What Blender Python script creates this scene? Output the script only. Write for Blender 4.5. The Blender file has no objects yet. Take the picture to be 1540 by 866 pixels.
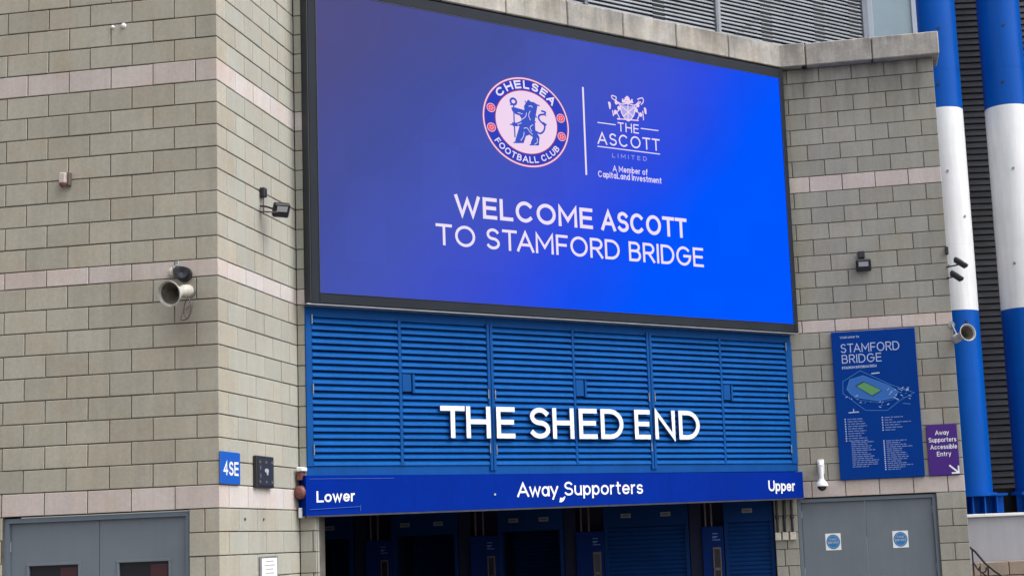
import bpy, bmesh, math, random
from mathutils import Vector, Matrix
random.seed(7)
sc = bpy.context.scene
COL = sc.collection

# ------------------------------------------------------------------ camera
FOC, PIT, ROL = 2256.2088, 0.1423586, -0.0401401
PX, PY = 859.645, 487.981
cam_d = bpy.data.cameras.new("camera"); cam = bpy.data.objects.new("camera", cam_d); COL.objects.link(cam)
cam_d.sensor_width = 36; cam_d.lens = FOC / 1540 * 36
cam_d.shift_x = (770 - PX) / 1540; cam_d.shift_y = (PY - 433) / 1540
cam_d.clip_start = 0.1; cam_d.clip_end = 1000
upv = Vector((0, -math.sin(PIT), math.cos(PIT))); fw = Vector((0, math.cos(PIT), math.sin(PIT)))
rt = math.cos(ROL) * Vector((1, 0, 0)) + math.sin(ROL) * upv
up = -math.sin(ROL) * Vector((1, 0, 0)) + math.cos(ROL) * upv
M = Matrix(((rt.x, up.x, -fw.x, 0), (rt.y, up.y, -fw.y, 0), (rt.z, up.z, -fw.z, 1.65), (0, 0, 0, 1)))
cam.matrix_world = M
sc.camera = cam

# ------------------------------------------------------------------ light: bright overcast, the brighter sky to the right
SUN_DIR = Vector((0.93, -0.36, 1.45)).normalized()
EL = math.asin(SUN_DIR.z); AZ = math.atan2(SUN_DIR.x, SUN_DIR.y)
w = bpy.data.worlds.new("World"); sc.world = w; w.use_nodes = True
nt = w.node_tree; nt.nodes.clear()
sky = nt.nodes.new("ShaderNodeTexSky"); sky.sky_type = 'NISHITA'; sky.sun_disc = False
sky.sun_elevation = EL; sky.sun_rotation = AZ
sky.air_density = 1.0; sky.dust_density = 4.0; sky.ozone_density = 1.0
hs = nt.nodes.new("ShaderNodeHueSaturation"); hs.inputs['Saturation'].default_value = 0.22
bg = nt.nodes.new("ShaderNodeBackground"); bg.inputs['Strength'].default_value = 0.15
wo = nt.nodes.new("ShaderNodeOutputWorld")
nt.links.new(sky.outputs[0], hs.inputs['Color']); nt.links.new(hs.outputs[0], bg.inputs[0]); nt.links.new(bg.outputs[0], wo.inputs[0])
sun_d = bpy.data.lights.new("sun", 'SUN'); sun_d.energy = 0.55; sun_d.angle = math.radians(42); sun_d.color = (1.0, 0.995, 0.975)
sun = bpy.data.objects.new("sun", sun_d); COL.objects.link(sun); sun.location = (20, -5, 25)
sun.rotation_euler = SUN_DIR.to_track_quat('Z', 'Y').to_euler()
sc.view_settings.view_transform = 'Standard'; sc.view_settings.look = 'None'
EXPO = 1.0; sc.view_settings.exposure = EXPO; sc.view_settings.gamma = 1.0

# ------------------------------------------------------------------ materials
def lin(c):
    return tuple(((x / 255) / 12.92 if x / 255 <= 0.04045 else ((x / 255 + 0.055) / 1.055) ** 2.4) for x in c)

def mat(name, col, rough=0.6, metal=0.0, noise=0.0, nscale=8.0, bump=0.0, bscale=60.0, rand=0.0, streak=0.0, stain=None, spec=0.5, coat=0.0, mottle=0.0, spots=None):
    m = bpy.data.materials.new(name); m.use_nodes = True
    t = m.node_tree; b = t.nodes['Principled BSDF']; N = t.nodes.new; K = t.links.new
    b.inputs['Roughness'].default_value = rough; b.inputs['Metallic'].default_value = metal
    b.inputs['Specular IOR Level'].default_value = spec
    if coat: b.inputs['Coat Weight'].default_value = coat
    geo = N('ShaderNodeNewGeometry'); pos = geo.outputs['Position']
    rgb = N('ShaderNodeRGB'); rgb.outputs[0].default_value = (*col, 1); cur = rgb.outputs[0]
    def fac_scale(facsock, lo, hi, cur):
        mr = N('ShaderNodeMapRange'); mr.inputs['From Min'].default_value = 0.3; mr.inputs['From Max'].default_value = 0.7
        mr.inputs['To Min'].default_value = lo; mr.inputs['To Max'].default_value = hi; mr.clamp = True
        K(facsock, mr.inputs['Value'])
        vm = N('ShaderNodeVectorMath'); vm.operation = 'SCALE'; K(cur, vm.inputs[0]); K(mr.outputs[0], vm.inputs['Scale'])
        return vm.outputs[0]
    def noisetex(scale, det=4, vec=None, rgh=.6):
        n = N('ShaderNodeTexNoise'); n.inputs['Scale'].default_value = scale; n.inputs['Detail'].default_value = det
        n.inputs['Roughness'].default_value = rgh
        K(vec or pos, n.inputs['Vector']); return n.outputs['Fac']
    if rand:
        oi = N('ShaderNodeObjectInfo'); mr = N('ShaderNodeMapRange')
        mr.inputs['To Min'].default_value = 1 - rand; mr.inputs['To Max'].default_value = 1 + rand
        K(oi.outputs['Random'], mr.inputs['Value'])
        vm = N('ShaderNodeVectorMath'); vm.operation = 'SCALE'; K(cur, vm.inputs[0]); K(mr.outputs[0], vm.inputs['Scale']); cur = vm.outputs[0]
        # a second, independent value per piece shifts its hue a little
        wn = N('ShaderNodeTexWhiteNoise'); wn.noise_dimensions = '1D'
        mm = N('ShaderNodeMath'); mm.operation = 'MULTIPLY'; mm.inputs[1].default_value = 91.7
        K(oi.outputs['Random'], mm.inputs[0]); K(mm.outputs[0], wn.inputs['W'])
        mx = N('ShaderNodeMix'); mx.data_type = 'RGBA'; mx.blend_type = 'MULTIPLY'
        fm = N('ShaderNodeMath'); fm.operation = 'MULTIPLY'; fm.inputs[1].default_value = min(1, rand * 6)
        K(wn.outputs['Value'], fm.inputs[0]); K(fm.outputs[0], mx.inputs['Factor'])
        K(cur, mx.inputs['A']); mx.inputs['B'].default_value = (1.0, 0.965, 0.93, 1); cur = mx.outputs['Result']
    if noise: cur = fac_scale(noisetex(nscale), 1 - noise, 1 + noise, cur)
    if mottle:
        cur = fac_scale(noisetex(170, 3), 1 - mottle, 1 + mottle, cur)
        cur = fac_scale(noisetex(26, 5, None, .75), 1 - mottle * 1.1, 1 + mottle * 1.1, cur)
        cur = fac_scale(noisetex(1.1, 3), 1 - mottle, 1 + mottle * .7, cur)
        mh = N('ShaderNodeMix'); mh.data_type = 'RGBA'; mh.blend_type = 'MULTIPLY'
        rr = N('ShaderNodeMapRange'); rr.inputs['From Min'].default_value = .45; rr.inputs['From Max'].default_value = .62; K(noisetex(2.3, 3), rr.inputs['Value'])
        K(rr.outputs[0], mh.inputs['Factor']); K(cur, mh.inputs['A']); mh.inputs['B'].default_value = (1.0, .955, .915, 1); cur = mh.outputs['Result']
    if streak:
        mp = N('ShaderNodeMapping'); mp.inputs['Scale'].default_value = (9, 9, 0.7); K(pos, mp.inputs['Vector'])
        cur = fac_scale(noisetex(1.0, 5, mp.outputs[0], .7), 1 - streak, 1 + streak * .35, cur)
    if stain:   # soot washed down from the top edge at height z0: stain=(z0, reach, strength)
        z0, reach, st = stain
        sx = N('ShaderNodeSeparateXYZ'); K(pos, sx.inputs[0])
        mr = N('ShaderNodeMapRange'); mr.inputs['From Min'].default_value = z0 - reach; mr.inputs['From Max'].default_value = z0
        mr.inputs['To Min'].default_value = 0; mr.inputs['To Max'].default_value = 1; K(sx.outputs['Z'], mr.inputs['Value'])
        mp = N('ShaderNodeMapping'); mp.inputs['Scale'].default_value = (4, 4, 0.5); K(pos, mp.inputs['Vector'])
        nf = noisetex(1.0, 4, mp.outputs[0], .6)
        r2 = N('ShaderNodeMapRange'); r2.inputs['From Min'].default_value = .42; r2.inputs['From Max'].default_value = .62; K(nf, r2.inputs['Value'])
        mu = N('ShaderNodeMath'); mu.operation = 'MULTIPLY'; K(mr.outputs[0], mu.inputs[0]); K(r2.outputs[0], mu.inputs[1])
        m2 = N('ShaderNodeMath'); m2.operation = 'MULTIPLY'; K(mu.outputs[0], m2.inputs[0]); m2.inputs[1].default_value = st
        mx = N('ShaderNodeMix'); mx.data_type = 'RGBA'; K(m2.outputs[0], mx.inputs['Factor']); K(cur, mx.inputs['A']); mx.inputs['B'].default_value = (.055, .05, .045, 1)
        cur = mx.outputs['Result']
    for (sx_, sy_, sz_, rad, st_) in (spots or ()):   # soft brown darkening on the blocks below a fitting
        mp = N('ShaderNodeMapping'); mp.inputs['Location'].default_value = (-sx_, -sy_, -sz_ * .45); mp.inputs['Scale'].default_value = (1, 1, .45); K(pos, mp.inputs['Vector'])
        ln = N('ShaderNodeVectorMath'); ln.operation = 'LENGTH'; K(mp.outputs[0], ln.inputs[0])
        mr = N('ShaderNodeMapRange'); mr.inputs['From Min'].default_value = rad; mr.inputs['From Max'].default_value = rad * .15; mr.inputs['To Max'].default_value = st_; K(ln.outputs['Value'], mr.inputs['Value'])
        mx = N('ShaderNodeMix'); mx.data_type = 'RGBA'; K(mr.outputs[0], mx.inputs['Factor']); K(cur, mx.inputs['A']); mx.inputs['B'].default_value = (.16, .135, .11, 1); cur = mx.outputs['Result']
    K(cur, b.inputs['Base Color'])
    if bump:
        bp = N('ShaderNodeBump'); bp.inputs['Strength'].default_value = bump; bp.inputs['Distance'].default_value = 0.004
        K(noisetex(bscale, 5), bp.inputs['Height']); K(bp.outputs[0], b.inputs['Normal'])
    return m

def emis(name, col, strength=1.0):
    m = bpy.data.materials.new(name); m.use_nodes = True
    t = m.node_tree; t.nodes.clear(); e = t.nodes.new('ShaderNodeEmission'); o = t.nodes.new('ShaderNodeOutputMaterial')
    e.inputs['Color'].default_value = (*col, 1); e.inputs['Strength'].default_value = strength / 2 ** EXPO
    t.links.new(e.outputs[0], o.inputs[0])
    return m

MT = {}
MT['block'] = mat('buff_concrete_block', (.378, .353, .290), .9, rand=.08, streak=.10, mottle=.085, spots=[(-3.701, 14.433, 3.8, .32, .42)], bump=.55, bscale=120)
MT['block_d'] = mat('grey_concrete_block', (.305, .297, .258), .9, rand=.08, streak=.12, mottle=.08, bump=.5, bscale=110, stain=(8.15, 1.0, .55))
MT['block_b'] = mat('sky_tinted_buff_block', (.358, .354, .306), .9, rand=.06, streak=.07, mottle=.06, spots=[(-3.226, 15.389, 2.2, .2, .3), (-3.206, 15.487, 5.02, .2, .3)], bump=.55, bscale=120)  # buff block again; the side wall's cooler sky light put into its colour
MT['pink_b'] = mat('sky_tinted_pink_block', (.52, .48, .46), .88, rand=.06, streak=.07, mottle=.07, bump=.4, bscale=110)  # pink block again, paler with the side wall's light painted in
MT['pink'] = mat('pale_pink_block', (.52, .452, .42), .88, rand=.07, streak=.10, mottle=.08, bump=.4, bscale=110)
MT['mortar'] = mat('dark_mortar', (.105, .095, .08), .95, noise=.3, nscale=6)
MT['coping'] = mat('weathered_coping_stone', (.385, .366, .335), .92, rand=.06, noise=.2, nscale=4, mottle=.13, streak=.22, bump=.6, bscale=70, stain=(8.52, .45, .7))
MT['greydoor'] = mat('blue_grey_door_paint', (.145, .165, .19), .5, spec=.3, noise=.05, nscale=2.5, streak=.06, bump=.05, bscale=9)
MT['doorframe'] = mat('blue_grey_frame_paint', (.13, .165, .205), .5, noise=.05)
MT['glass'] = mat('dark_window_glass', (.012, .012, .016), .06, spec=.8)
MT['darkred'] = mat('dim_red_brown_interior', (.045, .012, .016), .3)
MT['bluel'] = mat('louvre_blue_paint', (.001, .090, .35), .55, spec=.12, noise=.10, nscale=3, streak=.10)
MT['bluef'] = mat('louvre_frame_blue_paint', (.001, .068, .27), .55, spec=.12, noise=.10, nscale=3, streak=.12)
MT['sign'] = mat('royal_blue_sign_paint', (.0003, .020, .245), .55, spec=.03, noise=.07, nscale=1.8, streak=.05)
MT['trimblue'] = mat('sign_trim_blue', (.02, .09, .38), .5)
MT['signedge'] = mat('worn_metal_edge', (.035, .04, .055), .5, metal=.3, noise=.3, nscale=9)
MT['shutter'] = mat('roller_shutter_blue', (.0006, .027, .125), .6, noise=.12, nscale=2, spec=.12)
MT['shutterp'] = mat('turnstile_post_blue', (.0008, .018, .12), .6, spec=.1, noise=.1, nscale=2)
MT['dark'] = mat('dark_gap_shade', (.003, .006, .035), .8)  # near-black navy painted in for the shade of the post gaps
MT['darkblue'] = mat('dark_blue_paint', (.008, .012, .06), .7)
MT['black'] = mat('black_plastic', (.014, .014, .017), .45)
MT['frame'] = mat('slate_screen_frame', (.017, .021, .029), .5, spec=.12, noise=.12, nscale=2)
MT['framed'] = mat('dark_screen_frame_side', (.016, .02, .03), .5)
MT['white'] = mat('white_paint', (.78, .78, .77), .55, noise=.04)
MT['letterw'] = mat('white_letter_enamel', (.80, .81, .82), .4, noise=.03)
MT['letterside'] = mat('letter_return', (.03, .07, .22), .5)
MT['cream'] = mat('aged_cream_plastic', (.55, .51, .43), .55, noise=.2, nscale=20)
MT['hornw'] = mat('weathered_white_horn', (.47, .45, .40), .5, noise=.18, nscale=14, streak=.2)
MT['hornin'] = mat('shaded_horn_throat', (.11, .095, .075), .8, noise=.4, nscale=16)  # shadow inside the horn put into a dark brown colour
MT['steel'] = mat('dull_steel', (.30, .31, .32), .45, metal=.6, noise=.15)
MT['cable'] = mat('grey_cable', (.12, .09, .09), .6)
MT['rust'] = mat('rust_red_bell', (.16, .055, .045), .55, noise=.3, nscale=30)
MT['lens'] = mat('floodlight_glass', (.42, .42, .44), .2, spec=.7)
MT['domeglass'] = mat('smoked_dome', (.02, .018, .02), .12, spec=.8)
MT['map'] = mat('map_sign_blue', (.0005, .036, .23), .55, spec=.06, noise=.04, nscale=2)
MT['maplite'] = mat('map_line_blue', (.03, .16, .46), .5)
MT['mapmid'] = mat('map_fill_blue', (.008, .11, .42), .5)
MT['mapwhite'] = mat('map_lettering_white', (.38, .45, .66), .5)
MT['maptext'] = mat('map_small_text', (.13, .20, .44), .5)
MT['green'] = mat('map_pitch_green', (.08, .27, .09), .5)
MT['purple'] = mat('purple_sign', (.07, .026, .20), .5, spec=.08, noise=.05)
MT['signblue'] = mat('gate_number_blue', (.004, .085, .42), .4)
MT['stickerblue'] = mat('sticker_blue', (.01, .17, .42), .4)
MT['tubeblue'] = mat('tube_blue_paint', (.0003, .088, .44), .38, spec=.13, noise=.05, nscale=1.4, streak=.12)
MT['tubewhite'] = mat('tube_white_paint', (.84, .84, .86), .45, spec=.3, noise=.05, nscale=1.6, streak=.12)
MT['clad'] = mat('dark_cladding', (.105, .107, .118), .6, spec=.2, rand=.12, noise=.15, nscale=3)
MT['cladback'] = mat('cladding_joint', (.008, .008, .01), .9)
MT['slat'] = mat('galvanised_louvre_blade', (.165, .185, .215), .5, rand=.10, noise=.25, nscale=2.2)
MT['slatback'] = mat('dim_louvre_void', (.16, .18, .21), .9, noise=.3, nscale=1.5)
MT['post'] = mat('grey_mullion', (.24, .24, .26), .5, metal=.3)
MT['panel'] = mat('pale_grey_blue_panel', (.25, .335, .39), .4, noise=.08, nscale=1.4)
MT['paneledge'] = mat('light_panel_trim', (.38, .42, .50), .4)
MT['render'] = mat('pale_grey_render', (.33, .33, .36), .85, noise=.06, nscale=1.5, streak=.08)
MT['brown'] = mat('brown_paving', (.30, .235, .19), .9, rand=.1, noise=.12, nscale=9)
MT['asphalt'] = mat('asphalt', (.055, .055, .057), .92, noise=.2, nscale=5, bump=.4, bscale=80)
MT['paving'] = mat('grey_paving_slab', (.15, .147, .14), .9, rand=.08, noise=.1, nscale=6)
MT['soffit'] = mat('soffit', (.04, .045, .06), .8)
MT['roof'] = mat('roof_felt', (.06, .06, .065), .9, noise=.2)
MT['lblue'] = mat('dim_label_white', (.40, .42, .46), .5)
MT['plategrey'] = mat('dull_number_plate', (.2, .215, .24), .5)
MT['e_white'] = emis('led_white', lin((238, 226, 250)))
MT['e_pink'] = emis('led_pink_white', lin((240, 214, 240)))
MT['e_red'] = emis('led_red', lin((236, 92, 118)))
MT['e_edge'] = emis('led_edge_red', lin((165, 60, 110)))
MT['e_band'] = emis('led_band_blue', lin((48, 66, 190)))
MT['e_lion'] = emis('led_lion_blue', lin((62, 88, 198)))
MT['e_dim'] = emis('led_dim_white', lin((170, 172, 235)))

# screen picture plus painted sky reflection: washed slate blue at left, vivid blue at right
def led_material():
    m = bpy.data.materials.new('led_blue_sky_reflection_wash'); m.use_nodes = True
    t = m.node_tree; t.nodes.clear(); N = t.nodes.new; K = t.links.new
    b = N('ShaderNodeEmission'); K(b.outputs[0], N('ShaderNodeOutputMaterial').inputs[0])
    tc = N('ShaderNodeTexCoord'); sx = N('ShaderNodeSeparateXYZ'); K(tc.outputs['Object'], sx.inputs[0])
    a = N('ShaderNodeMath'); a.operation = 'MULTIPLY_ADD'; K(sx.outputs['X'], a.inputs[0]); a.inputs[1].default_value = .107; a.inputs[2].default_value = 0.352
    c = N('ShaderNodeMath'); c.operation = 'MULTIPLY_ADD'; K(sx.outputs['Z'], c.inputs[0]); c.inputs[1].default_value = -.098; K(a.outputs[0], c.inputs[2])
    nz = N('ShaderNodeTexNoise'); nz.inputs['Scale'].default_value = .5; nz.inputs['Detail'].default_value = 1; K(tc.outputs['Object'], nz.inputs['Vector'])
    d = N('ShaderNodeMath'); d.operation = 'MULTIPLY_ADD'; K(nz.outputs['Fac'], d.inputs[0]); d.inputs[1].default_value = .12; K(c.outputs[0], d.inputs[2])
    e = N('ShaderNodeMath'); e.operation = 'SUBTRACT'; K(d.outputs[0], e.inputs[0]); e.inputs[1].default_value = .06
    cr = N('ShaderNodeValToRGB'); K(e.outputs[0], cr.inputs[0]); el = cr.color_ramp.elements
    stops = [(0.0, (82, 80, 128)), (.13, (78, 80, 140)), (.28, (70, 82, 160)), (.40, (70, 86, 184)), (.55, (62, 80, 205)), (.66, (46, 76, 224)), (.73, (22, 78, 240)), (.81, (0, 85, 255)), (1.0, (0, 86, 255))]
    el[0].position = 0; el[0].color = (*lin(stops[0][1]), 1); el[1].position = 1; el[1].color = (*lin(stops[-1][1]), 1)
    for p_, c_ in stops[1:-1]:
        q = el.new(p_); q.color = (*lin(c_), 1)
    # LED cabinets: slight brightness steps from one 0.5 m module to the next
    vm = N('ShaderNodeVectorMath'); vm.operation = 'SCALE'; vm.inputs['Scale'].default_value = 2.0; K(tc.outputs['Object'], vm.inputs[0])
    fl = N('ShaderNodeVectorMath'); fl.operation = 'FLOOR'; K(vm.outputs[0], fl.inputs[0])
    wn = N('ShaderNodeTexWhiteNoise'); wn.noise_dimensions = '3D'; K(fl.outputs[0], wn.inputs['Vector'])
    mr = N('ShaderNodeMapRange'); mr.inputs['To Min'].default_value = .975 / 2 ** EXPO; mr.inputs['To Max'].default_value = 1.02 / 2 ** EXPO; K(wn.outputs['Value'], mr.inputs['Value'])
    K(cr.outputs[0], b.inputs['Color']); K(mr.outputs[0], b.inputs['Strength'])
    return m
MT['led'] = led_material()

# ------------------------------------------------------------------ planes of the building (plan: origin, angle). s runs along, +y goes into the wall
TA, TB, TC, TD = -0.159394, 1.374511, 0.612, -0.172697
cA = Vector((-3.4249, 14.3885)); cB = Vector((-3.0300, 16.3746)); cC = Vector((-2.94, 16.36)); cD = Vector((5.1694, 20.1739))
PL = {'A': (cA, TA), 'B': (cA, TB), 'S': (cB, TA), 'C': (cC, TC), 'D': (cD, TD), 'W': (Vector((0, 0)), 0.0)}
def world(pl, s, y, z):
    o, th = PL[pl]
    return Vector((o.x + math.cos(th) * s - math.sin(th) * y, o.y + math.sin(th) * s + math.cos(th) * y, z))

# ------------------------------------------------------------------ object helpers
class Thing:
    """an Empty at the thing's base; shapes are given in plane coordinates (s, y, z)"""
    def __init__(self, name, label, cat, pl, s=0, y=0, z=0, group=None, kind=None):
        e = bpy.data.objects.new(name, None); COL.objects.link(e); e.empty_display_size = .2
        e.location = world(pl, s, y, z); e.rotation_euler = (0, 0, PL[pl][1])
        if label: e['label'] = label
        if cat: e['category'] = cat
        if group: e['group'] = group
        if kind: e['kind'] = kind
        self.e = e; self.o = Vector((s, y, z)); self.pl = pl
    def part(self, name, bm, mats, parent=None, label=None, kind=None, smooth=False):
        for v in bm.verts: v.co -= self.o
        o = link(name, bm, mats, parent or self.e, smooth)
        if label: o['label'] = label
        if kind: o['kind'] = kind
        return o

def link(name, bm, mats, parent=None, smooth=False, recalc=True):
    me = bpy.data.meshes.new(name)
    if recalc: bmesh.ops.recalc_face_normals(bm, faces=bm.faces)
    if smooth:
        for f in bm.faces: f.smooth = True
    bm.to_mesh(me); bm.free()
    for m in (mats if isinstance(mats, (list, tuple)) else [mats]): me.materials.append(MT[m])
    if smooth: me.set_sharp_from_angle(angle=math.radians(40))
    o = bpy.data.objects.new(name, me); COL.objects.link(o)
    if parent: o.parent = parent
    return o

def single(name, bm, mats, label, cat, pl, s, y, z, group=None, smooth=False):
    """a thing that is one mesh"""
    for v in bm.verts: v.co -= Vector((s, y, z))
    o = link(name, bm, mats, None, smooth); o.location = world(pl, s, y, z); o.rotation_euler = (0, 0, PL[pl][1])
    o['label'] = label; o['category'] = cat
    if group: o['group'] = group
    return o

def NB(): return bmesh.new()
def box(bm, x0, x1, y0, y1, z0, z1, mi=0, bev=0):
    vs = [bm.verts.new(c) for c in ((x0, y0, z0), (x1, y0, z0), (x1, y1, z0), (x0, y1, z0), (x0, y0, z1), (x1, y0, z1), (x1, y1, z1), (x0, y1, z1))]
    fs = [bm.faces.new([vs[i] for i in f]) for f in ((0, 3, 2, 1), (4, 5, 6, 7), (0, 1, 5, 4), (1, 2, 6, 5), (2, 3, 7, 6), (3, 0, 4, 7))]
    for f in fs: f.material_index = mi
    if bev:
        es = list({e for f in fs for e in f.edges})
        r = bmesh.ops.bevel(bm, geom=es, offset=bev, segments=1, affect='EDGES')
        for f in r['faces']: f.material_index = mi
    return bm
def cyl(bm, p0, p1, r0, r1=None, n=16, mi=0, cap=True):
    p0 = Vector(p0); p1 = Vector(p1); r1 = r0 if r1 is None else r1
    d = (p1 - p0).normalized(); a = d.orthogonal().normalized(); b = d.cross(a)
    A = [bm.verts.new(p0 + (a * math.cos(t) + b * math.sin(t)) * r0) for t in [2 * math.pi * i / n for i in range(n)]]
    B = [bm.verts.new(p1 + (a * math.cos(t) + b * math.sin(t)) * r1) for t in [2 * math.pi * i / n for i in range(n)]]
    for i in range(n):
        f = bm.faces.new((A[i], A[(i + 1) % n], B[(i + 1) % n], B[i])); f.material_index = mi
    if cap:
        f = bm.faces.new(A[::-1]); f.material_index = mi
        f = bm.faces.new(B); f.material_index = mi
    return bm
def lathe(bm, base, axis, prof, n=24, mi=0, mis=None):
    """prof: list of (distance along axis, radius)"""
    base = Vector(base); d = Vector(axis).normalized(); a = d.orthogonal().normalized(); b = d.cross(a)
    rings = []
    for h, r in prof:
        rings.append([bm.verts.new(base + d * h + (a * math.cos(t) + b * math.sin(t)) * max(r, 1e-4)) for t in [2 * math.pi * i / n for i in range(n)]])
    for k in range(len(rings) - 1):
        for i in range(n):
            f = bm.faces.new((rings[k][i], rings[k][(i + 1) % n], rings[k + 1][(i + 1) % n], rings[k + 1][i]))
            f.material_index = mis[k] if mis else mi
    return bm
def tube(bm, pts, r, n=8, mi=0):
    for a, b in zip(pts, pts[1:]): cyl(bm, a, b, r, n=n, mi=mi)
    return bm

# flat ribbons and plates in the plane (x, z) at depth y; d > 0 extrudes them back towards the wall
def plate(bm, pts, y, d=0, mi=0, side=None):
    F = [bm.verts.new((p[0], y, p[1])) for p in pts]
    f = bm.faces.new(F); f.material_index = mi
    if d:
        Bk = [bm.verts.new((p[0], y + d, p[1])) for p in pts]; n = len(pts)
        for i in range(n):
            g = bm.faces.new((F[i], Bk[i], Bk[(i + 1) % n], F[(i + 1) % n])); g.material_index = mi if side is None else side
        g = bm.faces.new(Bk[::-1]); g.material_index = mi if side is None else side
def ribbon(bm, pts, w, y, d=0, closed=False, ext=0.0, mi=0, side=None):
    P = [Vector((p[0], p[1])) for p in pts]
    Q = [P[0]]
    for p in P[1:]:
        if (p - Q[-1]).length > 1e-5: Q.append(p)
    P = Q
    if closed and (P[0] - P[-1]).length < 1e-5: P.pop()
    n = len(P)
    if n < 2: return
    if not closed and ext:
        P[0] = P[0] - (P[1] - P[0]).normalized() * ext; P[-1] = P[-1] + (P[-1] - P[-2]).normalized() * ext
    Lf, Rt = [], []
    for i in range(n):
        if closed: a, b = P[i - 1], P[(i + 1) % n]; d1 = (P[i] - a).normalized(); d2 = (b - P[i]).normalized()
        else:
            d1 = (P[i] - P[i - 1]).normalized() if i > 0 else (P[1] - P[0]).normalized()
            d2 = (P[i + 1] - P[i]).normalized() if i < n - 1 else d1
        n1 = Vector((-d1.y, d1.x)); n2 = Vector((-d2.y, d2.x)); m = n1 + n2
        if m.length < 1e-4: m = n1
        m.normalize(); k = min(1 / max(m.dot(n1), .25), 2.2)
        Lf.append(P[i] + m * w / 2 * k); Rt.append(P[i] - m * w / 2 * k)
    vl = [bm.verts.new((p.x, y, p.y)) for p in Lf]; vr = [bm.verts.new((p.x, y, p.y)) for p in Rt]
    if d: bl = [bm.verts.new((p.x, y + d, p.y)) for p in Lf]; br = [bm.verts.new((p.x, y + d, p.y)) for p in Rt]
    m2 = mi if side is None else side
    rng = range(n) if closed else range(n - 1)
    for i in rng:
        j = (i + 1) % n
        f = bm.faces.new((vl[i], vr[i], vr[j], vl[j])); f.material_index = mi
        if d:
            for q in ((vl[i], vl[j], bl[j], bl[i]), (vr[j], vr[i], br[i], br[j])):
                g = bm.faces.new(q); g.material_index = m2
    if d and not closed:
        for q in ((vl[0], bl[0], br[0], vr[0]), (vl[-1], vr[-1], br[-1], bl[-1])):
            g = bm.faces.new(q); g.material_index = m2
def ell(cx, cz, rx, rz, n=48, a0=0, a1=360):
    k = n if a1 - a0 == 360 else n + 1
    return [(cx + rx * math.cos(math.radians(a0 + (a1 - a0) * i / n)), cz + rz * math.sin(math.radians(a0 + (a1 - a0) * i / n))) for i in range(k)]

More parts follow.
